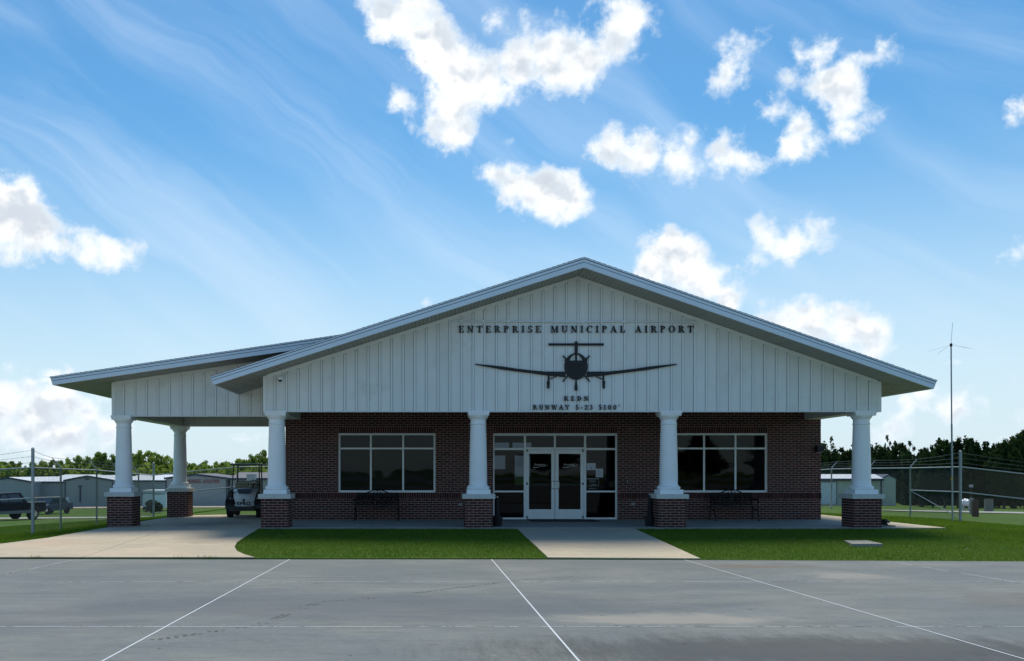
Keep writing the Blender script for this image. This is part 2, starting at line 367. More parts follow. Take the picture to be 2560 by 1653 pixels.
# ------------------------------------------------------------------ mesh helpers
class MB:
    def __init__(s): s.v = []; s.f = []
    def add(s, vs, fs):
        n = len(s.v); s.v += [tuple(p) for p in vs]; s.f += [tuple(i+n for i in f) for f in fs]; return s
    def box(s, x0, x1, y0, y1, z0, z1):
        return s.add([(x0,y0,z0),(x1,y0,z0),(x1,y1,z0),(x0,y1,z0),(x0,y0,z1),(x1,y0,z1),(x1,y1,z1),(x0,y1,z1)],
            [(0,3,2,1),(4,5,6,7),(0,1,5,4),(1,2,6,5),(2,3,7,6),(3,0,4,7)])
    def prism(s, poly, y0, y1):            # polygon in XZ pushed along Y
        n = len(poly); a = sum(poly[i][0]*poly[(i+1)%n][1]-poly[(i+1)%n][0]*poly[i][1] for i in range(n))
        if a < 0: poly = poly[::-1]
        vs = [(x, y0, z) for x, z in poly]+[(x, y1, z) for x, z in poly]
        fs = [tuple(range(n)), tuple(range(2*n-1, n-1, -1))]+[(i, i+n, (i+1)%n+n, (i+1)%n) for i in range(n)]
        return s.add(vs, fs)
    def prismx(s, poly, x0, x1):           # polygon in YZ pushed along X
        n = len(poly)
        vs = [(x0, y, z) for y, z in poly]+[(x1, y, z) for y, z in poly]
        return s.add(vs, [tuple(range(n)), tuple(range(2*n-1, n-1, -1))]+[(i, i+n, (i+1)%n+n, (i+1)%n) for i in range(n)])
    def prismz(s, poly, z0, z1):
        n = len(poly)
        vs = [(x, y, z0) for x, y in poly]+[(x, y, z1) for x, y in poly]
        return s.add(vs, [tuple(range(n-1, -1, -1)), tuple(range(n, 2*n))]+[(i, (i+1)%n, (i+1)%n+n, i+n) for i in range(n)])
    def tube(s, p0, p1, r, n=8, r1=None):
        p0, p1 = Vector(p0), Vector(p1); d = (p1-p0).normalized(); r1 = r if r1 is None else r1
        u = d.cross(Vector((0, 0, 1)) if abs(d.z) < .9 else Vector((1, 0, 0))).normalized(); w = d.cross(u)
        vs = [p0+(u*math.cos(2*PI*i/n)+w*math.sin(2*PI*i/n))*r for i in range(n)]+[p1+(u*math.cos(2*PI*i/n)+w*math.sin(2*PI*i/n))*r1 for i in range(n)]
        return s.add(vs, [(i, (i+1)%n, (i+1)%n+n, i+n) for i in range(n)]+[tuple(range(n-1, -1, -1)), tuple(range(n, 2*n))])
    def path(s, pts, r, n=6):
        for a, b in zip(pts[:-1], pts[1:]): s.tube(a, b, r, n)
        return s
    def lathe(s, prof, cx=0, cy=0, n=32):
        k = len(prof); vs = [(cx+r*math.cos(2*PI*i/n), cy+r*math.sin(2*PI*i/n), z) for r, z in prof for i in range(n)]
        fs = [(j*n+i, j*n+(i+1)%n, (j+1)*n+(i+1)%n, (j+1)*n+i) for j in range(k-1) for i in range(n)]
        fs += [tuple(range(n-1, -1, -1)), tuple(range((k-1)*n, k*n))]
        return s.add(vs, fs)
    def wheel(s, c, r, w, n=20, axis='x', r_in=0):
        c = Vector(c)
        def P(a, rr, t): return (c.x+t, c.y+rr*math.cos(a), c.z+rr*math.sin(a)) if axis == 'x' else (c.x+rr*math.cos(a), c.y+t, c.z+rr*math.sin(a))
        prof = [(r*.82, -w/2), (r*.96, -w/2), (r, -w*.36), (r, w*.36), (r*.96, w/2), (r*.82, w/2)] if not r_in else [(r*.2, -w/2), (r, -w/2), (r, w/2), (r*.2, w/2)]
        vs = [P(2*PI*i/n, rr, t) for rr, t in prof for i in range(n)]; k = len(prof)
        return s.add(vs, [(j*n+i, j*n+(i+1)%n, (j+1)*n+(i+1)%n, (j+1)*n+i) for j in range(k-1) for i in range(n)]+[tuple(range(n-1, -1, -1)), tuple(range((k-1)*n, k*n))])
    def mesh(s, name, m, smooth=False):
        me = bpy.data.meshes.new(name); me.from_pydata(s.v, [], s.f); me.materials.append(M[m])
        if smooth:
            me.polygons.foreach_set('use_smooth', [True]*len(me.polygons)); me.set_sharp_from_angle(angle=math.radians(35))
        me.update(); return me
    def build(s, name, m, parent=None, smooth=False, loc=None, fix=True, **props):
        me = s.mesh(name, m, smooth)
        if fix:
            bm = bmesh.new(); bm.from_mesh(me); bmesh.ops.recalc_face_normals(bm, faces=bm.faces); bm.to_mesh(me); bm.free()
        return link(name, me, parent, loc, **props)
def link(name, data, parent=None, loc=None, **props):
    o = bpy.data.objects.new(name, data); COL.objects.link(o)
    if loc is not None: o.location = loc
    if parent is not None: o.parent = parent
    for k, v in props.items(): o[k] = v
    return o
def thing(name, label, cat, loc=(0, 0, 0), rz=0, group=None):
    o = link(name, None, None, loc, label=label, category=cat); o.rotation_euler[2] = rz
    if group: o['group'] = group
    return o
def tag(o, label, cat, group=None):
    o['label'] = label; o['category'] = cat
    if group: o['group'] = group
    return o
def copy_tree(o, parent=None):
    c = o.copy(); COL.objects.link(c); c.parent = parent
    for ch in [x for x in o.children]: copy_tree(ch, c)
    return c

# ------------------------------------------------------------------ ground heights
def apron_z(x, y): return -.02-.015*y
def edge_y(x): return 18.72-.052*max(0, x-2) + (.0 if x > -3 else .02*(-3-x))
GX = np.array([-400,-60,-20,-11,-8.7,-4.3,3,12.5,13.6,18,20.5,26,60,400.])
GY = np.array([-1000,18.0,24.3,31,36,42,60,80,100,120,160,400,1500.])
GZ = np.array([
 [-.31]*14,
 [-.31]*14,
 [-2,-1.4,-.75,-.26,-.11,-.035,-.035,-.035,-.035,-.15,-.42,-.5,-1,-2],
 [-2.5,-1.6,-.85,-.33,-.12,-.11,-.06,-.04,-.03,-.23,-.56,-.6,-1,-2],
 [-2.5,-1.7,-1.0,-.42,-.14,-.13,-.1,-.05,-.05,-.21,-.42,-.4,-1,-2],
 [-2.5,-1.9,-1.15,-.52,-.22,-.19,-.1,-.06,-.08,-.24,-.32,-.40,-1,-2],
 [-3,-2.1,-1.66,-1.3,-1.1,-.9,-.6,-.6,-.6,-.75,-.88,-.95,-1.3,-2.2],
 [-3,-2.4,-2.1,-1.9,-1.7,-1.5,-1.2,-1.3,-1.3,-1.4,-1.5,-1.66,-1.8,-2.6],
 [-3.2,-2.7,-2.25,-2.2,-2,-2,-1.8,-1.9,-1.9,-1.92,-1.95,-2,-2.1,-3],
 [-3.5,-3.2,-3.1,-2.8,-2.6,-2.5,-2.3,-2.3,-2.3,-2.3,-2.3,-2.3,-2.5,-3],
 [-4]*14, [-5]*14, [-8]*14])
def gz(x, y):
    i = int(np.clip(np.searchsorted(GX, x)-1, 0, len(GX)-2)); j = int(np.clip(np.searchsorted(GY, y)-1, 0, len(GY)-2))
    u = min(1, max(0, (x-GX[i])/(GX[i+1]-GX[i]))); v = min(1, max(0, (y-GY[j])/(GY[j+1]-GY[j])))
    return float((GZ[j,i]*(1-u)+GZ[j,i+1]*u)*(1-v)+(GZ[j+1,i]*(1-u)+GZ[j+1,i+1]*u)*v)
def sheet(name, poly, zf, m, stepx=1., stepy=1., skirt=0., xcuts=None, ycuts=None, **props):
    bm = bmesh.new(); vs = [bm.verts.new((x, y, 0)) for x, y in poly]; bm.faces.new(vs)
    xs = [p[0] for p in poly]; ys = [p[1] for p in poly]
    xc = xcuts if xcuts is not None else np.arange(math.ceil(min(xs)/stepx)*stepx, max(xs), stepx)
    yc = ycuts if ycuts is not None else np.arange(math.ceil(min(ys)/stepy)*stepy, max(ys), stepy)
    for x in xc: bmesh.ops.bisect_plane(bm, geom=bm.verts[:]+bm.edges[:]+bm.faces[:], plane_co=(x+1e-4, 0, 0), plane_no=(1, 0, 0))
    for y in yc: bmesh.ops.bisect_plane(bm, geom=bm.verts[:]+bm.edges[:]+bm.faces[:], plane_co=(0, y+1e-4, 0), plane_no=(0, 1, 0))
    if skirt:
        be = [e for e in bm.edges if len(e.link_faces) == 1]
        r = bmesh.ops.extrude_edge_only(bm, edges=be); low = set(v for v in r['geom'] if isinstance(v, bmesh.types.BMVert))
    else: low = set()
    for v in bm.verts: v.co.z = zf(v.co.x, v.co.y)-(skirt if v in low else 0)
    bmesh.ops.recalc_face_normals(bm, faces=bm.faces)
    if sum(f.normal.z for f in bm.faces) < 0: bmesh.ops.reverse_faces(bm, faces=bm.faces)
    me = bpy.data.meshes.new(name); bm.to_mesh(me); bm.free(); me.materials.append(M[m])
    return link(name, me, None, None, **props)

# terrain: one sheet to the horizon
XS = np.unique(np.concatenate([GX, np.arange(-60, 60.1, 2)]))
edge_pts = [(x, edge_y(x)) for x in XS]
gm = MB()
YR = np.concatenate([[-1000, -200, -60, 0, 8, 14], [None, None], np.arange(19.5, 44.1, .9), np.arange(46, 170, 4), [200, 260, 400, 800, 1500]])
rows = []
for yy in YR:
    rows.append(yy)
nx = len(XS)
for k, yy in enumerate(rows):
    for x in XS:
        if yy is None:
            e = edge_y(x) if k == 7 else edge_y(x)-.02
            z = gz(x, e)+.0 if k == 7 else apron_z(x, e)-.06
            gm.v.append((x, e, z))
        elif k < 6: gm.v.append((x, yy, min(apron_z(x, yy)-.06 if yy > -200 else -.5, 0)))
        else: gm.v.append((x, yy, gz(x, yy)))
for j in range(len(rows)-1):
    for i in range(nx-1): gm.f.append((j*nx+i, j*nx+i+1, (j+1)*nx+i+1, (j+1)*nx+i))
gm.build('ground', 'grass_ground', fix=False, kind='structure')

# apron: concrete slabs with recessed joints and sealant strips
apron = MB()
apron.add([(-120, -160, -.03-.015*-0), (120, -160, -.03), (120, 0, -.03), (-120, 0, -.03)], [(0, 1, 2, 3)])
ap = apron.build('apron', 'apron_concrete', fix=False, kind='structure')
jx = [-19, -15, -11.0, -7.05, -2.76, 1.29, 5.13, 9.05, 13.0, 17, 21]
jy = [0, 5.3, 9.85, 14.4]
nsl = 0
for i in range(len(jx)-1):
    for j in range(len(jy)):
        x0, x1 = jx[i]+.009, jx[i+1]-.009; y0 = jy[j]+.008
        if j < len(jy)-1: pts = [(x0, y0), (x1, y0), (x1, jy[j+1]-.008), (x0, jy[j+1]-.008)]
        else: pts = [(x0, y0), (x1, y0), (x1, edge_y(x1)), (x0, edge_y(x0))]
        b = MB(); dz = random.uniform(-.001, .001)
        tp = [(x, y, apron_z(x, y)+dz) for x, y in pts]
        b.add(tp+[(x, y, z-.12) for x, y, z in tp], [(0, 1, 2, 3), (0, 4, 5, 1), (1, 5, 6, 2), (2, 6, 7, 3), (3, 7, 4, 0)])
        b.build('slab', 'apron_concrete', ap)
for i, x in enumerate(jx[1:-1]):
    b = MB(); w = .0095; e = edge_y(x)-.01
    b.add([(x-w, 0, apron_z(x, 0)+.003), (x+w, 0, apron_z(x, 0)+.003), (x+w, e, apron_z(x, e)+.003), (x-w, e, apron_z(x, e)+.003)], [(0, 1, 2, 3)])
    b.build('joint_sealant', 'sealant_white' if x in (-2.76, 1.29, 5.13) else 'sealant_worn', ap, fix=False)
for y in jy[1:]:
    b = MB(); w = .008; X0, X1 = jx[0], jx[-1]
    b.add([(X0, y-w, apron_z(0, y)+.0022), (X1, y-w, apron_z(0, y)+.0022), (X1, y+w, apron_z(0, y)+.0022), (X0, y+w, apron_z(0, y)+.0022)], [(0, 1, 2, 3)])
    b.build('joint_sealant', 'sealant_worn', ap, fix=False)
# tyre-track specks: small dark chevrons dried on the slabs
b = MB()
tp0 = [(-3.2, 8.75), (-1.2, 9.75), (-.35, 10.3), (.1, 11.0), (.45, 11.6), (.9, 12.2)]
for (a, c) in (((390,1600),(640,1565)), ((640,1565),(800,1505)), ((800,1505),(960,1495)), ((1040,1483),(1290,1452)), ((1290,1452),(1500,1437))):
    def gp(p):
        Y = (F*1.5)/(p[1]-1212.); return Vector((ax(p[0], Y), Y, 0))
    A, C = gp(a), gp(c); n = int((C-A).length/.09)
    for k in range(n):
        if random.random() < .35: continue
        p = A.lerp(C, k/n)
        for sx in (-.035, .035):
            q = p+Vector((sx+random.uniform(-.01, .01), random.uniform(-.012, .012), 0)); r = .012
            z = apron_z(q.x, q.y)+.004
            b.add([(q.x-.022, q.y-r, z), (q.x+.022, q.y-r*.3, z), (q.x+.018, q.y+r, z), (q.x-.02, q.y+r*.3, z)], [(0, 1, 2, 3)])
b.build('tyre_marks', 'joint_dark', ap, fix=False, kind='stuff')

b = MB()
def blot(x, y, rx, ry, n=9):
    z = apron_z(x, y)+.0036; p = [(x+rx*math.cos(2*PI*k/n)*random.uniform(.6, 1.2), y+ry*math.sin(2*PI*k/n)*random.uniform(.6, 1.2)) for k in range(n)]
    b.add([(u, v, apron_z(u, v)+.0036) for u, v in p], [tuple(range(n))])
for k in range(150): r = random.uniform(.004, .016); blot(random.uniform(-8, 11), random.uniform(7.6, 18.2), r*random.uniform(.8, 2.2), r)
b.build('oil_spots', 'oil_dark', ap, fix=False, kind='stuff')

# driveway, walkway, porch
def up(h): return lambda x, y: gz(x, y)+h
drive_poly = [(-16, edge_y(-16)), (-9, edge_y(-9)), (-3.47, edge_y(-3.47)), (-3.75, 19.15), (-4.02, 19.7), (-4.22, 20.4), (-4.33, 21.2), (-4.36, 22.2), (-4.38, 24.22), (-4.38, 33.6), (-9.0, 33.6),
              (-9.05, 30), (-8.98, 26), (-9.02, 24.2), (-9.3, 22.9), (-9.9, 21.75), (-11.2, 20.9), (-13, 20.35), (-16, 20.1)]
# left and right halves of the drive with a dark construction joint between
def clipx(poly, A, B, side):        # keep the side of line A-B
    out = []; n = len(poly)
    def sd(p): return ((B[0]-A[0])*(p[1]-A[1])-(B[1]-A[1])*(p[0]-A[0]))*side
    for i in range(n):
        p, q = poly[i], poly[(i+1)%n]; a, c = sd(p), sd(q)
        if a >= 0: out.append(p)
        if a*c < 0: t = a/(a-c); out.append((p[0]+(q[0]-p[0])*t, p[1]+(q[1]-p[1])*t))
    return out
JA, JB = (-6.95, 18.0), (-6.70, 34.0)
driveway = sheet('driveway', drive_poly, up(.004), 'joint_dark', 1.5, 1.0, .1, kind='structure')
for sgn in (1, -1):
    o = .006*sgn
    p = clipx(drive_poly, (JA[0]-o, JA[1]), (JB[0]-o, JB[1]), sgn)
    for (y0, y1) in ((0, 27.0), (27.012, 60)):
        q = clipx(p, (-50, y0), (50, y0), 1); q = clipx(q, (-50, y1), (50, y1), -1)
        s_ = sheet('slab', q, up(.022), 'drive_concrete', 1.5, 1.0, .03); s_.parent = driveway
walk_poly = [(1.31, edge_y(1.31)+.015), (5.46, edge_y(5.46)+.015), (5.40, 24.22), (2.38, 24.22)]
def yx(px, py, z):  # ground point of a pixel at height z
    Y = F*(EYE-z)/(py-VY); return (ax(px, Y), Y)
wl0 = yx(1372, 1399, -.29); wr0 = yx(1766, 1403, -.28); wl1 = yx(1297, 1322, 0); wr1 = yx(1591, 1321, 0)
walk_poly = [(wl0[0], edge_y(wl0[0])+.015), (wr0[0], edge_y(wr0[0])+.015), (wr1[0], 24.235), (wl1[0], 24.235)]
sheet('walkway', walk_poly, up(.022), 'walk_concrete', .8, .8, .08, kind='structure')
POR = MB()
porch = link('porch_floor', None, None, None, kind='structure')
pj = [-4.36, -.9, 1.9, 5.45, 9.3, 11.95]
for i in range(len(pj)-1):
    b = MB(); b.box(pj[i]+.004, pj[i+1]-.004, 24.25, 28.28, -.16, 0); b.build('slab', 'concrete_porch', porch)
b = MB(); b.prismz([(11.954, 24.25), (13.5, 24.25), (13.3, 32.0), (11.99, 32.0), (11.99, 28.28), (11.954, 28.28)], -.16, -.003); b.build('slab', 'walk_concrete', porch)
MB().box(-4.36, 11.95, 24.30, 28.2, -.2, -.01).build('slab_bed', 'joint_dark', porch)

# ------------------------------------------------------------------ terminal building
T = thing('airport_terminal', 'brick and white board-sided airport terminal with a wide gable and white columns', 'building', (4, 28, 0))
T.location = (0, 0, 0)
YW = 28.3; YF = 24.45; XL, XR = -4.30, 11.95; BZ = 3.03
YCP = 26.5                                      # carport face
def topl(x): return 3.845+.3201*(x+5.455) if x < 3.945 else 6.854-.3497*(x-3.945)     # roof top line
def sofl(x): return 3.637+.3170*(x+5.37) if x < 3.945 else 6.59-.3475*(x-3.945)       # soffit line
def ctop(x): return 4.045+.1450*(x+10.32)
def csof(x): return 3.822+.1450*(x+10.23)
C_, BL_, SL_ = .069, .218, .0709
BRV = []
def brick_mb(mb, x0, x1, z0, z1, y, d=.008, j=.006, face='f', yy=None):
    """one brick standing proud of the mortar plane; face f = faces -Y, l = faces -X, r = faces +X (then x0,x1 run along Y)"""
    t = random.uniform(-.0022, .0022); a0, a1, b0, b1 = x0+j, x1-j, z0+j, z1-j
    if a1-a0 < .012 or b1-b0 < .012: return
    c = .0025
    o = [(a0, b0), (a1, b0), (a1, b1), (a0, b1)]; i = [(a0+c, b0+c), (a1-c, b0+c), (a1-c, b1-c), (a0+c, b1-c)]
    D0 = .005; D1 = d+t
    def P(u, w, dd):
        if face == 'f': return (u, y-dd, w)
        if face == 'l': return (y-dd, u, w)
        return (y+dd, u, w)
    vs = [P(u, w, -D0) for u, w in o]+[P(u, w, D1-c) for u, w in o]+[P(u, w, D1) for u, w in i]
    fs = [(0, 1, 5, 4), (1, 2, 6, 5), (2, 3, 7, 6), (3, 0, 4, 7), (4, 5, 9, 8), (5, 6, 10, 9), (6, 7, 11, 10), (7, 4, 8, 11), (8, 9, 10, 11)]
    if face == 'r': fs = [f[::-1] for f in fs]
    mb.add(vs, fs)
def courses(mb, u0, u1, z0, z1, y, holes=(), face='f', sink=None, start=0):
    """running bond between u0..u1, z0..z1 with rectangular holes (u0,u1,z0,z1)"""
    k = start; z = z0
    while z < z1-.02:
        zt = min(z+C_, z1); u = u0-(BL_/2 if k % 2 else 0)
        while u < u1-.01:
            segs = [(max(u, u0), min(u+BL_, u1))]
            for h in holes:
                if h[2] < (z+zt)/2 < h[3]:
                    ns = []
                    for a, b in segs:
                        if h[1] <= a or h[0] >= b: ns.append((a, b)); continue
                        if a < h[0]: ns.append((a, h[0]))
                        if b > h[1]: ns.append((h[1], b))
                    segs = ns
            for a, b in segs:
                if b-a > .02:
                    if sink is not None: sink(a, b, z, zt, y, face)
                    else: brick_mb(mb, a, b, z, zt, y, face=face)
            u += BL_
        z += C_; k += 1
def soldiers(mb, u0, u1, z0, z1, y, proud=.012, face='f'):
    n = max(1, round((u1-u0)/SL_)); w = (u1-u0)/n
    for i in range(n): brick_mb(mb, u0+i*w, u0+(i+1)*w, z0, z1, y, d=proud, face=face)

# openings in front wall
WL = (ax(846, YW), ax(1088.6, YW), .821, 2.615)
WR = (ax(1683, YW), ax(1918.7, YW), .821, 2.615)
SF = (ax(1233, YW), ax(1543.4, YW), 0., 2.615)
WT = 3.70
wall = MB()
def wall_grid(mb, x0, x1, z0, z1, y0, y1, holes):
    xs = sorted(set([x0, x1]+[h[0] for h in holes]+[h[1] for h in holes])); zs = sorted(set([z0, z1]+[max(z0, h[2]) for h in holes]+[h[3] for h in holes]))
    for i in range(len(xs)-1):
        for j in range(len(zs)-1):
            cx, cz = (xs[i]+xs[i+1])/2, (zs[j]+zs[j+1])/2
            if any(h[0] < cx < h[1] and h[2] < cz < h[3] for h in holes): continue
            mb.box(xs[i], xs[i+1], y0, y1, zs[j], zs[j+1])
wall_grid(wall, XL, XR, -.15, WT, YW, YW+.25, [WL, WR, SF])
fw = wall.build('front_wall', 'mortar', T)
bk = MB()
courses(bk, XL, XR, 0, .621, YW, [SF])
LW = [(WL[0]-.0, WL[1]+.0, 2.615, 2.822), (WR[0], WR[1], 2.615, 2.822), (SF[0]-.0, SF[1]+.0, 2.615, 2.822)]
courses(bk, XL, XR, .821, WT, YW, [WL, WR, SF]+LW, start=9)
bk.build('brick', 'brick_clay', fw, fix=False, kind='stuff')
sb = MB()
for (a, c) in ((XL, SF[0]), (SF[1], XR)): soldiers(sb, a, c, .621, .821, YW, .022)
for h in LW: soldiers(sb, h[0], h[1], 2.615, 2.822, YW, .011)
sb.build('soldier_course', 'brick_clay', fw, fix=False, kind='stuff')
for (nm, X, face) in (('left_wall', XL, 'l'), ('right_wall', XR, 'r')):
    s = MB()
    if face == 'l': s.box(X, X+.24, YW+.252, 41, -.4, WT)
    else: s.box(X-.24, X, YW+.252, 41, -.4, WT)
    so = s.build('side_wall', 'mortar', T)
    b2 = MB(); courses(b2, YW-.006, 36, 0, .621, X, face=face); courses(b2, YW-.006, 36, .821, WT, X, face=face, start=9); soldiers(b2, YW-.006, 36, .621, .821, X, .022, face)
    b2.build('brick', 'brick_clay', so, fix=False, kind='stuff')
# back wall with openings, interior room
BW = [(ax(1238, 41)+.0, ax(1262, 41), 1.7, 2.4), (2.2, 3.6, 1.15, 2.0), (2.2, 3.6, 2.25, 2.55), (6.5, 8.2, .9, 2.0)]
BW = [(2.95, 3.62, 2.42, 2.72), (3.75, 4.6, 2.42, 2.72), (2.95, 3.45, 1.55, 2.15), (3.85, 4.55, .85, 2.15)]
s = MB(); wall_grid(s, XL, XR, -.4, WT, 41.0, 41.2, BW); s.build('rear_wall', 'interior_dark', T)
for h in BW: MB().add([(h[0], 41.1, h[2]), (h[1], 41.1, h[2]), (h[1], 41.1, h[3]), (h[0], 41.1, h[3])], [(0, 1, 2, 3)]).build('rear_pane', 'tinted_glass', T, fix=False)
MB().box(XL+.25, XR-.25, YW+.26, 41, -.1, -.0).build('interior_floor', 'interior_floor', T)
MB().box(XL+.25, XR-.25, YW+.26, 41, 3.4, 3.5).build('interior_ceiling', 'interior_dark', T)
inn = MB(); inn.box(1.2, 1.3, YW+.3, 41, 0, 3.4); inn.box(8.0, 8.1, YW+.3, 41, 0, 3.4); inn.box(5.0, 8.0, 33, 33.1, 0, 3.4); inn.box(5.1, 5.9, YW+1.2, YW+2.4, 0, 1.05)
inn.build('partition', 'interior_dark', T)

# windows
def window(x0, x1, z0, z1, nv, tz, name='window', label=None):
    w = MB(); t = .055; y0, y1 = YW+.045, YW+.115
    w.box(x0, x0+t, y0, y1, z0, z1); w.box(x1-t, x1, y0, y1, z0, z1)
    w.box(x0+t, x1-t, y0-.004, y1-.004, z0, z0+t+.005); w.box(x0+t, x1-t, y0-.004, y1-.004, z1-t, z1)
    cw = (x1-x0)/nv
    for i in range(1, nv): w.box(x0+i*cw-.026, x0+i*cw+.026, y0+.004, y1, z0+t+.005, z1-t)
    for i in range(nv):
        a = x0+t if i == 0 else x0+i*cw+.026; c = x1-t if i == nv-1 else x0+(i+1)*cw-.026
        w.box(a, c, y0+.008, y1, tz-.026, tz+.026)
    o = w.build(name, 'frame_white', T)
    for i in range(nv):
        a = x0+t if i == 0 else x0+i*cw+.026; c = x1-t if i == nv-1 else x0+(i+1)*cw-.026
        for (q0, q1) in ((z0+t, tz-.026), (tz+.026, z1-t)):
            MB().add([(a, YW+.085, q0), (c, YW+.085, q0), (c, YW+.085, q1), (a, YW+.085, q1)], [(0, 1, 2, 3)]).build('pane', 'tinted_glass', o, fix=False)
    return o
TZ = az(1121.3, YW)
w1 = window(*WL, 3, TZ); w2 = window(*WR, 3, TZ)
MB().box(WL[0]+.02, WL[1]-.02, YW+.24, YW+.255, .84, 2.6).build('window_shade', 'shade_fabric', w1)
MB().box(WR[1]-.42, WR[1]-.02, YW+.24, YW+.30, .84, 2.6).build('curtain', 'interior_dark', w2)
# storefront
def zx(v): return ax(1220+v/6.418, YW)
def zz(v): return az(1080+v/6.418, YW)
y0, y1 = YW+.045, YW+.12
sf = MB()
J = [zx(80), zx(105), zx(577), zx(612), zx(1062), zx(1092), zx(1545), zx(1580), zx(2048), SF[1]]; J[0] = SF[0]
zt, zh, z258, z290, z245, z285, z943, z970 = SF[3], zz(60), zz(258), zz(290), zz(247), zz(285), zz(943), zz(970)
sf.box(J[0], J[1], y0, y1, 0, zt); sf.box(J[8], J[9], y0, y1, 0, zt); sf.box(J[2], J[3], y0, y1, 0, zh); sf.box(J[6], J[7], y0, y1, 0, zh)
sf.box(J[1], J[8], y0-.004, y1-.004, zh, zt)
sf.box(J[4], J[5], y0+.004, y1, z245, zh)
for a, c in ((J[1], J[2]), (J[7], J[8])):
    sf.box(a, c, y0+.006, y1, z290, z258); sf.box(a, c, y0+.006, y1, z970, z943); sf.box(a, c, y0-.006, y1, 0.004, .055)
sf.box(J[3], J[6], y0+.006, y1, z285, z245)
sfo = sf.build('storefront', 'frame_white', T)
for a, c in ((J[1], J[2]), (J[7], J[8])):
    for q0, q1 in ((.055, z970), (z943, z290), (z258, zh)):
        MB().add([(a, YW+.085, q0), (c, YW+.085, q0), (c, YW+.085, q1), (a, YW+.085, q1)], [(0, 1, 2, 3)]).build('pane', 'tinted_glass', sfo, fix=False)
for a, c in ((J[3], J[4]), (J[5], J[6])):
    MB().add([(a, YW+.085, z245), (c, YW+.085, z245), (c, YW+.085, zh), (a, YW+.085, zh)], [(0, 1, 2, 3)]).build('pane', 'tinted_glass', sfo, fix=False)
for i, (a, b_, g0, g1) in enumerate(((J[3]+.005, zx(1074), zx(660), zx(1020)), (zx(1082), J[6]-.005, zx(1137), zx(1490)))):
    d = MB(); zb, zd = .012, z285-.006; gz0, gz1 = zz(1243), zz(350); ya, yb = YW+.055, YW+.10
    d.box(a, g0, ya, yb, zb, zd); d.box(g1, b_, ya, yb, zb, zd); d.box(g0, g1, ya, yb, zb, gz0); d.box(g0, g1, ya, yb, gz1, zd)
    do = d.build('door', 'frame_white', T)
    MB().add([(g0, YW+.08, gz0), (g1, YW+.08, gz0), (g1, YW+.08, gz1), (g0, YW+.08, gz1)], [(0, 1, 2, 3)]).build('pane', 'tinted_glass', do, fix=False)
    MB().box(g0+.005, g1-.005, YW+.15, YW+.18, zz(862), zz(832)).build('push_bar', 'frame_white', do)
    hx = zx(1066) if i == 0 else zx(1092); hx2 = zx(1032) if i == 0 else zx(1136)
    h = MB(); h.path([(hx, ya, zz(790)), (hx, ya-.05, zz(790)), (hx2, ya-.05, zz(795)), (hx2, ya-.05, zz(905)), (hx, ya-.05, zz(912)), (hx, ya, zz(912))], .011, 8)
    h.build('handle', 'chrome', do)
    e = a+.03 if i == 0 else b_-.03
    for q in (298, 830, 1370): MB().box(e-.02, e+.02, ya-.012, ya, zz(q+18), zz(q-18)).build('hinge', 'sign_black', do)

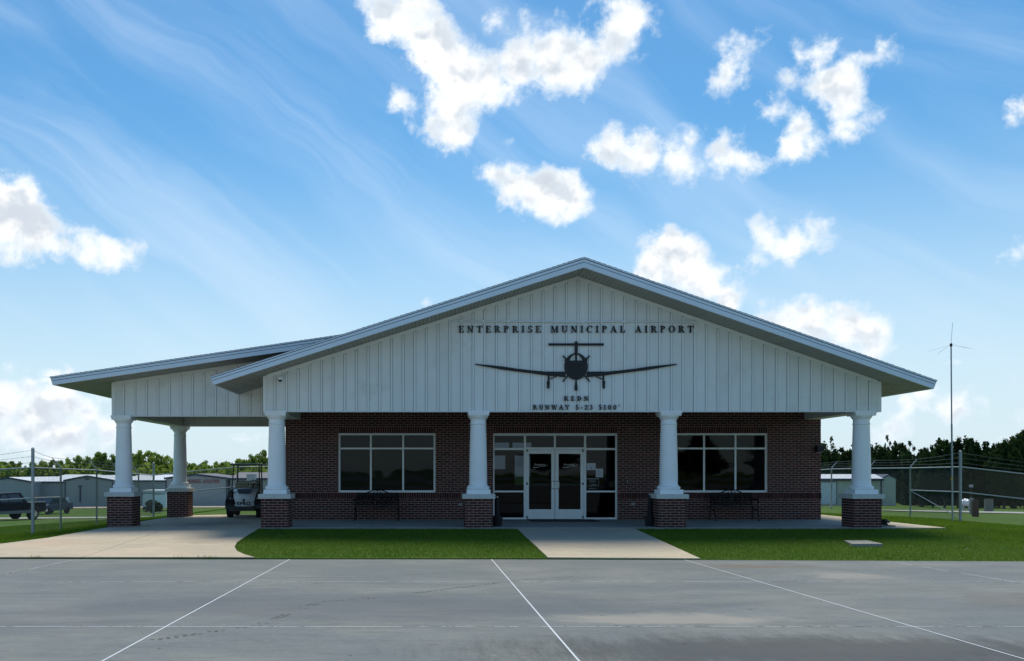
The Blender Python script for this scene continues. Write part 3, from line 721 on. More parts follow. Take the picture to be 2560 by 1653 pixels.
# ------------------------------------------------------------------ lettering
def glyph(ch):
    R = lambda x0, y0, x1, y1: [(x0, y0), (x1, y0), (x1, y1), (x0, y1)]
    def arc(cx, cy, rx, ry, a0, a1, tx, ty, n=14):
        o, i_ = [], []
        for k in range(n+1):
            a = math.radians(a0+(a1-a0)*k/n); o.append((cx+rx*math.cos(a), cy+ry*math.sin(a))); i_.append((cx+(rx-tx)*math.cos(a), cy+(ry-ty)*math.sin(a)))
        return [[o[k], o[k+1], i_[k+1], i_[k]] for k in range(n)]
    T_, h = .17, .065
    stem = lambda x: [R(x, 0, x+T_, 1)]
    srf = lambda x, y, w=.36: [R(x-(w-T_)/2, y, x+T_+(w-T_)/2, y+h)]
    ss = lambda x: stem(x)+srf(x, 0)+srf(x, 1-h)
    thin = lambda x: [R(x, 0, x+.06, 1)]
    if ch == ' ': return .5, []
    if ch == 'E': return .74, ss(.12)+[R(.29, 0, .68, h), R(.29, 1-h, .66, 1), R(.29, .47, .50, .53), R(.46, .38, .50, .62), R(.60, h, .68, .26), R(.60, .78, .66, 1-h)]
    if ch == 'F': return .7, ss(.12)+[R(.29, 1-h, .64, 1), R(.29, .47, .50, .53), R(.46, .38, .50, .62), R(.59, .76, .64, 1-h)]
    if ch == 'L': return .70, ss(.12)+[R(.29, 0, .64, h), R(.57, h, .64, .30)]
    if ch == 'I': return .42, ss(.13)
    if ch == 'T': return .78, stem(.30)+srf(.30, 0)+[R(.02, 1-h, .76, 1), R(.02, .74, .08, 1-h), R(.70, .74, .76, 1-h)]
    if ch == 'N': return .86, thin(.14)+thin(.68)+[[(.06, 1), (.26, 1), (.74, 0), (.60, 0)], R(.03, 0, .30, h), R(.56, 1-h, .84, 1), R(.02, 1-h, .1, 1)]
    if ch == 'M': return 1.0, thin(.12)+stem(.74)+[[(.06, 1), (.25, 1), (.52, .12), (.46, 0)], [(.46, 0), (.52, 0), (.80, 1), (.74, 1)], R(.02, 0, .28, h), R(.66, 0, .98, h), R(.02, 1-h, .1, 1), R(.88, 1-h, .98, 1)]
    if ch == 'U': return .84, [R(.12, .3, .12+T_, 1), R(.66, .3, .72, 1), R(.02, 1-h, .38, 1), R(.56, 1-h, .82, 1)]+arc(.42, .31, .30, .31, 180, 360, .12, .09)
    if ch in 'PRB':
        g = ss(.12)+arc(.30, .735, .36, .265, -90, 90, .16, .065)+[R(.28, .935, .31, 1), R(.28, .47, .31, .535)]
        if ch == 'R': return .84, g+[[(.36, .49), (.50, .49), (.82, 0), (.62, 0)], R(.62, 0, .86, h)]
        if ch == 'B': return .78, g+arc(.30, .265, .40, .265, -90, 90, .17, .065)
        return .74, g
    if ch == 'D': return .84, ss(.12)+arc(.30, .5, .47, .5, -90, 90, .17, .065, 18)
    if ch == 'O': return .88, arc(.44, .5, .40, .52, 0, 360, .17, .06, 28)
    if ch == '0': return .68, arc(.34, .5, .28, .52, 0, 360, .13, .06, 24)
    if ch == 'C': return .82, arc(.44, .5, .40, .52, 48, 315, .17, .06, 22)+[R(.70, .68, .76, 1)]
    if ch == 'G': return .86, arc(.44, .5, .40, .52, 48, 330, .17, .06, 22)+[R(.70, .68, .76, 1), R(.62, .06, .78, .44), R(.54, .40, .86, .45)]
    if ch == 'S': return .66, arc(.33, .745, .25, .27, 40, 270, .10, .075, 14)+arc(.33, .26, .28, .275, -140, 90, .12, .08, 14)+[R(.52, .72, .57, 1), R(.04, 0, .09, .30)]
    if ch == 'A': return .88, [[(.10, 0), (.16, 0), (.46, .95), (.42, 1)], [(.36, 1), (.50, 1), (.80, 0), (.62, 0)], R(.24, .30, .62, .36), R(.0, 0, .28, h), R(.54, 0, .90, h)]
    if ch == 'V': return .88, [[(.06, 1), (.24, 1), (.50, .1), (.44, 0)], [(.44, 0), (.50, 0), (.80, 1), (.74, 1)], R(0, 1-h, .32, 1), R(.62, 1-h, .90, 1)]
    if ch == 'W': return 1.2, [[(.06, 1), (.23, 1), (.42, .08), (.36, 0)], [(.36, 0), (.42, 0), (.62, 1), (.56, 1)], [(.50, 1), (.66, 1), (.86, .08), (.80, 0)], [(.80, 0), (.86, 0), (1.1, 1), (1.04, 1)], R(0, 1-h, .30, 1), R(.94, 1-h, 1.2, 1)]
    if ch == 'Y': return .86, [R(.35, 0, .35+T_, .46), [(.06, 1), (.26, 1), (.52, .42), (.36, .42)], [(.46, .44), (.50, .40), (.80, 1), (.73, 1)], R(.24, 0, .64, h), R(0, 1-h, .34, 1), R(.60, 1-h, .88, 1)]
    if ch == 'K': return .90, ss(.12)+[[(.28, .42), (.28, .34), (.74, 1), (.66, 1)], [(.36, .54), (.50, .62), (.86, 0), (.66, 0)], R(.58, 1-h, .84, 1), R(.58, 0, .92, h)]
    if ch == '5': return .64, arc(.28, .32, .30, .33, -150, 105, .14, .07, 16)+[R(.12, .5, .17, 1), R(.12, .90, .54, 1)]
    if ch == '2': return .64, arc(.32, .70, .26, .30, -20, 190, .13, .07, 14)+[[(.42, .62), (.57, .58), (.16, .05), (.05, .05)], R(.05, 0, .58, .10), R(.54, .1, .58, .24)]
    if ch == '3': return .62, arc(.30, .75, .24, .25, -90, 160, .12, .06, 14)+arc(.30, .27, .28, .28, -160, 90, .13, .06, 14)
    if ch == '1': return .5, stem(.17)+[R(.06, 0, .46, h), [(.04, .80), (.17, .86), (.17, .97), (.04, .88)]]
    if ch == '-': return .46, [R(.06, .36, .40, .44)]
    if ch == "'": return .3, [[(.10, 1.02), (.22, .98), (.18, .72), (.13, .72)]]
    if ch == '.': return .3, [R(.08, 0, .2, .12)]
    return .5, [R(.05, 0, .4, 1)]
def layout(text, gap): 
    w = 0; out = []
    for ch in text:
        a, polys = glyph(ch); out.append((w, polys, ch)); w += a+gap
    return out, w-gap
def grow(p, d):
    n = len(p); a = sum(p[i][0]*p[(i+1)%n][1]-p[(i+1)%n][0]*p[i][1] for i in range(n)); sg = 1 if a > 0 else -1; out = []
    for i in range(n):
        u = Vector(p[i])-Vector(p[i-1]); w = Vector(p[(i+1)%n])-Vector(p[i])
        if u.length < 1e-6 or w.length < 1e-6: out.append(p[i]); continue
        u.normalize(); w.normalize(); nn_ = Vector((u.y+w.y, -u.x-w.x))*sg
        out.append((p[i][0]+nn_.x*d/max(.5, nn_.length), p[i][1]+nn_.y*d/max(.5, nn_.length)) if nn_.length > 1e-6 else p[i])
    return out
def lettering(text, x0, x1, zb, h, y, depth, m, parent, each=True, gap=.42, name='letter', slant=0, bold=0.):
    out, tw = layout(text, gap); sx = (x1-x0)/tw; mbs = MB(); k = 0
    for off, polys, ch in out:
        if not polys: continue
        b = MB() if each else mbs
        for i, p in enumerate(polys):
            k += 1
            if bold: p = grow(p, bold)
            b.prism([(x0+(off+px)*sx+slant*pz*h, zb+pz*h) for px, pz in p], y-depth-.0004*(i % 7), y)
        if each: b.build(name, m, parent)
    if not each: mbs.build(name, m, parent)
def z7(x, y, Y=24.36): return (ax(1080+x/3.407, Y), az(640+y/3.407, Y))
YS = YF-.035
n1s = thing('name_sign', 'raised black serif letters spelling ENTERPRISE MUNICIPAL AIRPORT high on the gable', 'sign', (0, 0, 0))
a, zb = z7(226, 650); c, zt2 = z7(2232, 594)
lettering('ENTERPRISE MUNICIPAL AIRPORT', a, c, zb, zt2-zb, YS, .03, 'sign_black', n1s, gap=.36, bold=.012)
n2s = thing('identifier_sign', 'short raised black letters spelling KEDN under the aircraft emblem', 'sign')
a, zb = z7(1125, 1232); c, zt2 = z7(1334, 1194)
lettering('KEDN', a, c, zb, zt2-zb, YS, .03, 'sign_black', n2s, gap=.45, bold=.025)
n3s = thing('runway_sign', "raised black lettering RUNWAY 5-23 5100' just above the porch beam", 'sign')
a, zb = z7(862, 1308); c, zt2 = z7(1602, 1268)
lettering("RUNWAY 5-23 5100'", a, c, zb, zt2-zb, YS, .03, 'sign_black', n3s, gap=.34, bold=.025)

# aircraft emblem
em = thing('aircraft_emblem', 'large flat black silhouette of a front-on propeller aircraft mounted on the gable', 'emblem')
def P7(pts): return [z7(x, y) for x, y in pts]
def mir(pts): return [(2458-x, y) for x, y in pts]
fu = MB(); cx, cy, rx, ry = 1229, 940, 100, 114
low_ = [(cx+rx*math.cos(t), cy+ry*math.sin(t)) for t in np.linspace(math.asin(-50/114), PI-math.asin(-50/114), 40)]
fu.prism(P7(low_), YS-.035, YS-.003)
t0 = math.asin(50/114)
for k in range(20):
    a0 = t0+(PI-2*t0)*k/20; a1 = t0+(PI-2*t0)*(k+1)/20
    fu.prism(P7([(cx+rx*math.cos(a0), cy-ry*math.sin(a0)), (cx+rx*math.cos(a1), cy-ry*math.sin(a1)), (cx+rx*.64*math.cos(a1), cy-.5-ry*.91*math.sin(a1)), (cx+rx*.64*math.cos(a0), cy-ry*.91*math.sin(a0))]), YS-.0345, YS-.003)
fu.prism(P7([(1222, 830), (1236, 830), (1236, 892), (1222, 892)]), YS-.034, YS-.003)
fu.prism(P7([(1129, 892), (1168, 892), (1168, 868), (1142, 868)]), YS-.0342, YS-.003); fu.prism(P7(mir([(1129, 892), (1168, 892), (1168, 868), (1142, 868)])), YS-.0342, YS-.003)
fu.build('fuselage', 'sign_black', em)
wing = [(368, 917), (600, 940), (720, 958), (850, 973), (960, 983), (1135, 985), (1140, 1030), (1130, 1031), (990, 1018), (900, 1005), (730, 984), (600, 967), (372, 926)]
for w in (wing, mir(wing)): MB().prism(P7(w), YS-.031, YS-.003).build('wing', 'sign_black', em)
MB().prism(P7([(1217, 728), (1243, 728), (1243, 832), (1217, 832)]), YS-.030, YS-.003).build('tail_fin', 'sign_black', em)
MB().prism(P7([(993, 743), (1465, 743), (1465, 763), (993, 763)]), YS-.036, YS-.031).build('tailplane', 'sign_black', em)
for s1 in (1, -1):
    for s2 in (1, -1):
        q = [(1229+s1*26, 958+s2*18), (1229+s1*35, 958+s2*9), (1229+s1*119, 960+s2*107), (1229+s1*110, 960+s2*116)]
        MB().prism(P7(q), YS-.046, YS-.038).build('propeller_blade', 'sign_black', em)
for mm in (lambda p: p, mir):
    g_ = MB(); g_.prism(P7(mm([(988, 1012), (1002, 1012), (1002, 1068), (988, 1068)])), YS-.028, YS-.003); g_.prism(P7(mm([(1000, 1046), (1056, 1022), (1062, 1028), (1002, 1054)])), YS-.027, YS-.003)
    g_.prism(P7(mm([(980, 1064), (1006, 1068), (1002, 1128), (983, 1128)])), YS-.029, YS-.003); g_.build('landing_gear', 'sign_black', em)
g_ = MB(); g_.prism(P7([(1225, 1050), (1233, 1050), (1234, 1076), (1224, 1076)]), YS-.03, YS-.003); g_.prism(P7([(1222, 1072), (1236, 1072), (1241, 1112), (1241, 1146), (1217, 1146), (1217, 1112)]), YS-.033, YS-.003)
g_.build('landing_gear', 'sign_black', em)

# ------------------------------------------------------------------ gable siding
def siding(name, x0, x1, y, zb, soff, pitch, parent, thick=.35, trimw=.10, back=True):
    n = 0
    core = MB()
    xs = [x0, x1] if not (x0 < 3.945 < x1 and soff is sofl) else [x0, 3.945, x1]
    poly = [(x0+.01, zb+.01), (x1-.01, zb+.01)]+[(min(max(x, x0+.01), x1-.01), soff(x)-.01) for x in reversed(xs)]
    core.prism(poly, y+.012, y+thick); co = core.build(name, 'siding_gap_shade', parent)
    x = x0
    while x < x1-.02:
        xe = min(x+pitch, x1); a, c = x+(.034 if x > x0 else .003), xe-(.036 if xe < x1-.03 else .003)
        pk = [3.945] if (soff is sofl and a < 3.945 < c) else []
        ztop = [(q, soff(q)-.012) for q in ([c]+pk+[a])]
        dy = random.uniform(-.0015, .0015)
        MB().prism([(a, zb+.012), (c, zb+.012)]+ztop, y-.006+dy, y+.012).build('siding_board', 'siding_paint', co)
        if xe < x1-.03:
            h = min(soff(xe-.025), soff(xe+.025))-.105
            if h > zb+.1: MB().prism([(xe-.024, zb+.006), (xe+.024, zb+.006), (xe+.024, h), (xe-.024, h)], y-.024, y-.0065-.0015).build('batten', 'batten_paint', co)
        x = xe
    # trims: bottom edge, corner boards, rake frieze
    tr = MB(); tr.box(x0, x1, y-.018, y+.02, zb-.012, zb+.008)
    tr.box(x0-.004, x0+.085, y-.028, y+.01, zb+.008, soff(x0)-.02); tr.box(x1-.085, x1+.004, y-.028, y+.01, zb+.008, soff(x1)-.02)
    for a, c in zip(xs[:-1], xs[1:]): tr.prism([(a+.09 if a == x0 else a, soff(a+.09 if a == x0 else a)-trimw), (c-.09 if c == x1 else c, soff(c-.09 if c == x1 else c)-trimw), (c-.09 if c == x1 else c, soff(c-.09 if c == x1 else c)-.006), (a+.09 if a == x0 else a, soff(a+.09 if a == x0 else a)-.006)], y-.027, y-.0075)
    tr.build('trim', 'batten_paint', co)
    return co
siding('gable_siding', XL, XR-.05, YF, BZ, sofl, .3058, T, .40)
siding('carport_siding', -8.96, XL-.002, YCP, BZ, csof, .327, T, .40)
# side beams of the porch and carport (board clad), rear beam
def beam(x0, x1, y0, y1, z0, z1, name='beam'): return MB().box(x0, x1, y0, y1, z0, z1).build(name, 'siding_paint', T)
beam(XL+.02, XL+.46, YF+.405, YW-.004, BZ+.004, 3.9); beam(XR-.50, XR-.05, YF+.405, YW-.004, BZ+.004, 3.8)
beam(-8.955, -8.52, YCP+.405, 32.6, BZ+.004, 3.85)
rb = beam(-8.955, XL-.01, 32.6, 33.0, BZ+.008, 4.2, 'rear_beam')
x = -8.4
while x < XL-.3:
    MB().box(x-.02, x+.02, 32.585, 32.5995, BZ+.02, 4.1).build('batten', 'batten_paint', rb); x += .36
# carport-side wall of the terminal above/behind
MB().box(XL+.0, XL+.012, YF+.41, YCP, BZ+.02, 3.9).build('side_siding', 'siding_paint', T)
# ceilings
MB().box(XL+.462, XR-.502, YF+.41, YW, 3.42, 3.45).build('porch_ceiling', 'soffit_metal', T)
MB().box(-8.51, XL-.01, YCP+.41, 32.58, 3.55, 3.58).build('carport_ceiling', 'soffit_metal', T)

# ------------------------------------------------------------------ roofs
def roof_part(name, seg, y0, y1, topf, soff, endl, endr):
    """seg = list of x breakpoints of the rake"""
    r = MB()
    for a, c in zip(seg[:-1], seg[1:]):
        r.prism([(a, topf(a)-.025), (c, topf(c)-.025), (c, topf(c)-.003), (a, topf(a)-.003)], y0+.02, y1-.02)
    ro = r.build(name, 'shingle', T)
    # shingle courses: thin butts that stick out over the rake
    for a, c in zip(seg[:-1], seg[1:]):
        up_ = topf(c) > topf(a); n = int((c-a)/.135); mb = MB()
        for k in range(n):
            u0 = a+(c-a)*k/n; u1 = a+(c-a)*(k+1)/n+.01; jy_ = random.uniform(0, .012)
            lo, hi = (.012, .003) if up_ else (.003, .012)
            mb.prism([(u0, topf(u0)-.002), (u1, topf(u1)-.002), (u1, topf(u1)+hi), (u0, topf(u0)+lo)], y0-.012-jy_, y1)
        mb.build('shingle', 'shingle', ro, kind='stuff')
    # rake fascia: three lapped metal bands
    for (yy, sg) in ((y0, 1), (y1, -1)):
        for a, c in zip(seg[:-1], seg[1:]):
            for (f0, f1, pr) in ((.0, .12, .034), (.19, .44, .018), (.51, 1.0, .030)):
                def zl(x, f): return (topf(x)-.006)*(1-f)+soff(x)*f
                # perpendicular cut at the eaves
                def xc(x, f):
                    if x == endl and not endl is None and seg[0] == x: return x+.085*f
                    if x == endr and seg[-1] == x: return x-.09*f
                    return x
                pts = [(xc(a, f0), zl(xc(a, f0), f0)), (xc(c, f0), zl(xc(c, f0), f0)), (xc(c, f1), zl(xc(c, f1), f1)), (xc(a, f1), zl(xc(a, f1), f1))]
                MB().prism(pts, yy-pr*sg, yy+.03*sg).build('fascia', 'fascia_metal', ro)
            pts = [(a+.02, topf(a)-.03), (c-.02, topf(c)-.03), (c-.1*(c == endr), soff(c-.1*(c == endr))+.01), (a+.1*(a == endl), soff(a+.1*(a == endl))+.01)]
            MB().prism(pts, yy-.012*sg, yy+.02*sg).build('fascia_backing', 'trim_blue', ro)
    # eave fascia along the sides
    for e, sg in ((endl, 1), (endr, -1)):
        if e is None: continue
        q = [(e, topf(e)-.006), (e+.085*sg, soff(e+.085*sg)), (e+.115*sg, soff(e+.115*sg)), (e+.03*sg, topf(e+.03*sg)-.01)]
        MB().prism(q, y0+.031, y1-.031).build('fascia', 'fascia_metal', ro)
    # ribbed soffit
    for a, c in zip(seg[:-1], seg[1:]):
        sm = MB(); a2 = a+(.11 if a == endl else 0); c2 = c-(.11 if c == endr else 0); n = int((c2-a2)/.10); pts = []
        for k in range(n):
            u = a2+(c2-a2)*k/n; w = (c2-a2)/n
            pts += [(u, soff(u)+.018), (u+w*.12, soff(u+w*.12)+.002), (u+w*.88, soff(u+w*.88)+.002)]
        pts.append((c2, soff(c2)+.018))
        vs = [(x, y0+.031, z) for x, z in pts]+[(x, y1-.031, z) for x, z in pts]; m_ = len(pts)
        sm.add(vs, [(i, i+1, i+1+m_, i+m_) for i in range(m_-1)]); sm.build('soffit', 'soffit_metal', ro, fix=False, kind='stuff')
    return ro
roof_part('roof', [-5.455, 3.945, 12.82], 23.45, 42.2, topl, sofl, -5.455, 12.82)
roof_part('carport_roof', [-10.32, -.35], 25.5, 34.0, ctop, csof, -10.32, None)

# conduit rail along gable
yc = YF-.045
cp = MB(); pts = [z7(250, 555), z7(650, 556), z7(1290, 562), z7(1640, 556), z7(2230, 562)]
cp.path([(x, yc-.012, z) for x, z in pts], .016, 8)
cp.build('conduit', 'frame_white', T)
cb = MB()
for x_ in (250, 440, 655, 1290, 1640, 2230):
    x, z = z7(x_, 555 if x_ < 1200 else 560); cb.box(x-.03, x+.03, yc-.034, yc+.018, z-.03, z+.03)
cb.build('conduit_clip', 'frame_white', T)
tr = MB(); a = z7(150, 546); c = z7(2260, 552); tr.prism([(a[0], a[1]-.02), (c[0], c[1]-.02), (c[0], c[1]), (a[0], a[1])], YF-.042, YF-.0278); tr.build('drip_rail', 'fascia_metal', T)

# ------------------------------------------------------------------ columns
indiv_left = [300]
brick_cache = {}
def brick_sink(parent, lim):
    def sk(a, b, z0, z1, y, face):
        u = b-a; key = (round(u, 3), round(z1-z0, 3), face)
        if key not in brick_cache:
            mb = MB(); brick_mb(mb, -u/2, u/2, -(z1-z0)/2, (z1-z0)/2, 0, face=face)
            brick_cache[key] = mb.mesh('brick', 'brick_clay')
        c = (a+b)/2; zc = (z0+z1)/2; dj = random.uniform(-.002, .002)
        loc = {'f': (c, y+dj, zc), 'l': (y+dj, c, zc), 'r': (y+dj, c, zc)}[face]
        link('brick', brick_cache[key], parent, loc)
    return sk
def column(cx, cyf, z0, sides, label_):
    """cx centre, cyf = front plane of the brick pier"""
    w = .74; cy = cyf+w/2; zt = .745; P = MB()
    P.box(cx-w/2+.014, cx+w/2-.014, cy-w/2+.014, cy+w/2-.014, z0-.15, zt)
    po = P.build('column', 'mortar', T)
    x0, x1 = cx-w/2, cx+w/2; ya, yb = cyf, cyf+w
    nb = math.ceil((zt-z0)/C_); zs = zt-nb*C_
    for face in 'frlb':
        if face == 'f': sk = brick_sink(po, 0) if 'f' in sides else None; mb = MB(); courses(mb, x0+.002, x1-.002, zs, zt, cyf+.014, sink=sk); 
        elif face == 'r': sk = brick_sink(po, 0) if 'r' in sides else None; mb = MB(); courses(mb, ya+.014, yb-.014, zs, zt, x1-.014, face='r', sink=sk, start=1)
        elif face == 'l': sk = brick_sink(po, 0) if 'l' in sides else None; mb = MB(); courses(mb, ya+.014, yb-.014, zs, zt, x0+.014, face='l', sink=sk, start=1)
        else:
            mb = MB(); courses(mb, x0+.002, x1-.002, zs, zt, 0, start=0)
            mb.v = [(2*cx-x, (yb-.014)-y, z) for x, y, z in mb.v]; sk = None
        if mb.v: mb.build('brick', 'brick_clay', po, fix=False, kind='stuff')
    zc = .868
    e = .052
    for (a, c) in ((x0-e, cx-.003), (cx+.003, x1+e)): 
        MB().box(a, c, cyf-e, yb+e, zt+.004, zc).build('pier_cap', 'cast_stone', po)
    pw = .305
    MB().box(cx-pw, cx+pw, cy-pw, cy+pw, zc+.001, .985).build('plinth', 'column_white', po)
    pr = [(.280, .986), (.298, 1.002), (.304, 1.028), (.299, 1.054), (.280, 1.072), (.262, 1.077), (.262, 1.092), (.246, 1.096), (.239, 1.125)]
    for k in range(13):
        t = k/12; pr.append((.236-.030*(t**1.7), 1.13+(2.69-1.13)*t))
    pr += [(.214, 2.695), (.222, 2.705), (.222, 2.722), (.212, 2.732), (.205, 2.735), (.205, 2.82), (.212, 2.825), (.212, 2.84), (.225, 2.85), (.243, 2.872), (.262, 2.905), (.268, 2.925)]
    MB().lathe(pr, cx, cy, 48).build('shaft', 'column_white', po, smooth=True)
    ab = MB(); ab.box(cx-.268, cx+.268, cy-.268, cy+.268, 2.926, 2.985); ab.box(cx-.285, cx+.285, cy-.285, cy+.285, 2.986, BZ+.02)
    ab.build('abacus', 'column_white', po)
    return po
for (cx, sides) in ((-3.98, 'fr'), (1.35, 'f'), (6.39, 'fl'), (11.49, 'fl')):
    column(cx, 24.30, 0 if cx > -3 else -.05, sides, '')
column(-8.69, 26.33, -.11, '', '')
column(-8.69+.0, 32.4, -.14, '', '')

# small fittings
cam_o = thing('security_camera', 'small white dome security camera on the left end of the gable siding', 'camera')
x, y_, z = at(701.5, 948.5, YF-.05)
MB().box(x-.06, x+.06, YF-.07, YF-.028, z-.03, z+.07).build('mount', 'column_white', cam_o)
MB().lathe([(.055, z+.05), (.062, z+.03), (.062, z-.01), (.055, z-.02)], x, YF-.12, 20).build('housing', 'column_white', cam_o, smooth=True)
MB().lathe([(.05, z-.021), (.045, z-.05), (.025, z-.068), (.005, z-.072)], x, YF-.12, 20).build('dome', 'sign_black', cam_o, smooth=True)
dl = thing('wall_light', 'dark box-shaped wall light at the right corner of the brick wall', 'light')
x0, _, zt_ = at(2026, 1113, YW-.2)
l_ = MB(); l_.prismx([(YW-.016, zt_), (YW-.2, zt_-.02), (YW-.2, zt_-.16), (YW-.016, zt_-.2)], XR-.18, XR+.02); l_.build('housing', 'sign_black', dl)
MB().box(XR-.16, XR, YW-.18, YW-.03, zt_-.215, zt_-.205).build('lens', 'cast_stone', dl)
for i, (px, py, w, h, m_, lab, cat) in enumerate(((1568.5, 1203.5, .07, .11, 'sign_black', 'small black doorbell box on the brick beside the right sidelight', 'doorbell'),
        (1583, 1260, .12, .065, 'galvanized', 'gray outlet cover low on the brick between the doors and the third column', 'outlet'),
        (1151, 1261, .10, .065, 'galvanized', 'gray outlet cover low on the brick left of the second column', 'outlet'))):
    x, _, z = at(px, py, YW-.03)
    t = thing('doorbell' if i == 0 else 'outlet', lab, cat)
    MB().box(x-w/2, x+w/2, YW-.035, YW-.0165, z-h/2, z+h/2).build('plate', m_, t); MB().box(x-w/5, x+w/5, YW-.045, YW-.0355, z-h/4, z+h/4).build('cover' if i else 'button', 'cast_stone' if i == 0 else m_, t)
# window papers and decals
def papers():
    yy = YW+.0835
    specs = [(1590, 500, 1735, 612, 'paper', 'pale blue notice with a round seal taped high in the right sidelight'), (1738, 590, 1853, 728, 'paper', 'white typed notice taped below and right of the notice with the seal')]
    for x0, y0_, x1, y1_, m_, lab in specs:
        t = thing('notice', lab, 'notice'); MB().box(zx(x0), zx(x1), yy-.003, yy, zz(y1_), zz(y0_)).build('sheet', m_, t)
        if x0 == 1590: MB().wheel((zx(1663), yy-.004, zz(580)), .022, .002, 16, 'y').build('seal', 'plate_blue', t)
        else:
            l = MB()
            for k in range(7): l.box(zx(x0+15), zx(x1-15-(k % 3)*12), yy-.0045, yy-.0035, zz(618+k*14), zz(614+k*14))
            l.build('print', 'wood_gray', t)
    t = thing('hours_decal', 'white outlined opening-hours lettering low on the right sidelight glass', 'decal')
    f = MB(); X0, X1, Z1, Z0 = zx(1590), zx(1785), zz(750), zz(868)
    f.box(X0, X1, yy-.002, yy, Z1-.012, Z1); f.box(X0, X1, yy-.002, yy, Z0, Z0+.005); f.box(X0, X0+.005, yy-.002, yy, Z0+.005, Z1-.012); f.box(X1-.005, X1, yy-.002, yy, Z0+.005, Z1-.012); f.build('border', 'paper', t)
    l = MB()
    for k, (u, v) in enumerate(((1630, 1740), (1622, 1752), (1655, 1720), (1622, 1752), (1640, 1735), (1620, 1752))):
        z_ = zz(775+k*22-(6 if k == 5 else 0)+(28 if k == 5 else 0)); n = 9
        for q in range(n):
            if random.random() < .8: a_ = u+(v-u)*q/n; l.box(zx(a_), zx(a_+(v-u)/n*.75), yy-.002, yy, z_-.004, z_+.005)
    l.build('print', 'paper', t)
    t = thing('small_decal', 'small white outlined sticker at the lower right of the right sidelight', 'decal')
    f = MB(); X0, X1, Z1, Z0 = zx(1958), zx(2030), zz(800), zz(885)
    f.box(X0, X1, yy-.002, yy, Z1-.005, Z1); f.box(X0, X1, yy-.002, yy, Z0, Z0+.004); f.box(X0, X0+.004, yy-.002, yy, Z0+.004, Z1-.005)
    for k in range(3): f.box(X0+.02, X1-.015, yy-.002, yy, zz(822+k*20), zz(818+k*20))
    f.build('print', 'wood_gray', t)
    for i, xo in enumerate((0, 475)):
        t = thing('door_decal', 'white ENTERPRISE name with a swoosh on the %s glass door' % ('left' if i == 0 else 'right'), 'decal', group='name decals on the glass doors')
        y2 = YW+.0785
        lettering('E', zx(750+xo), zx(770+xo), zz(540), zz(508)-zz(540), y2, .001, 'decal_white', t, each=False, name='print')
        lettering('NTERPRISE', zx(773+xo), zx(925+xo), zz(538), zz(516)-zz(538), y2, .001, 'decal_white', t, each=False, gap=.12, name='print')
        sw = MB(); pts = [(725, 548), (730, 562), (760, 570), (810, 562), (860, 550), (920, 548), (950, 538), (968, 516)]
        for p, q in zip(pts[:-1], pts[1:]):
            k = pts.index(p); th = 6 if k in (1, 2) else 3
            sw.prism([(zx(p[0]+xo), zz(p[1]+th)), (zx(q[0]+xo), zz(q[1]+th)), (zx(q[0]+xo), zz(q[1]-1)), (zx(p[0]+xo), zz(p[1]-1))], y2-.001, y2)
        sw.build('swoosh', 'decal_white', t)
papers()
# door mat
mt_ = thing('door_mat', 'black rubber mat lying before the double doors', 'mat'); 
MB().prismz([(3.02, 28.2), (4.98, 28.2), (5.02, 27.05), (3.05, 27.05)], .002, .016).build('mat', 'rubber', mt_)
e = MB(); e.prismz([(3.0, 28.22), (5.0, 28.22), (5.05, 27.02), (3.02, 27.02)], .001, .006); e.build('border', 'sign_black', mt_)

# ash receptacles
def ash(px, Y, lab):
    X = ax(px, Y); t = thing('ash_receptacle', lab, 'ashtray', (X, Y, 0), group='smoking receptacles by the columns')
    MB().lathe([(.115, .0), (.125, .02), (.14, .18), (.155, .22), (.155, .25), (.13, .262), (.075, .285)], 0, 0, 24).build('base', 'rubber', t, smooth=True)
    MB().lathe([(.074, .286), (.066, .40), (.058, .62), (.05, .74), (.054, .76), (.054, .80), (.03, .825)], 0, 0, 20).build('neck', 'rubber', t, smooth=True)
    MB().box(-.018, .018, -.062, -.05, .77, .785).build('opening', 'chrome', t)
ash(1243, 24.85, 'black long-necked ash receptacle standing right of the second column')
ash(1625, 24.9, 'black long-necked ash receptacle standing left of the third column')

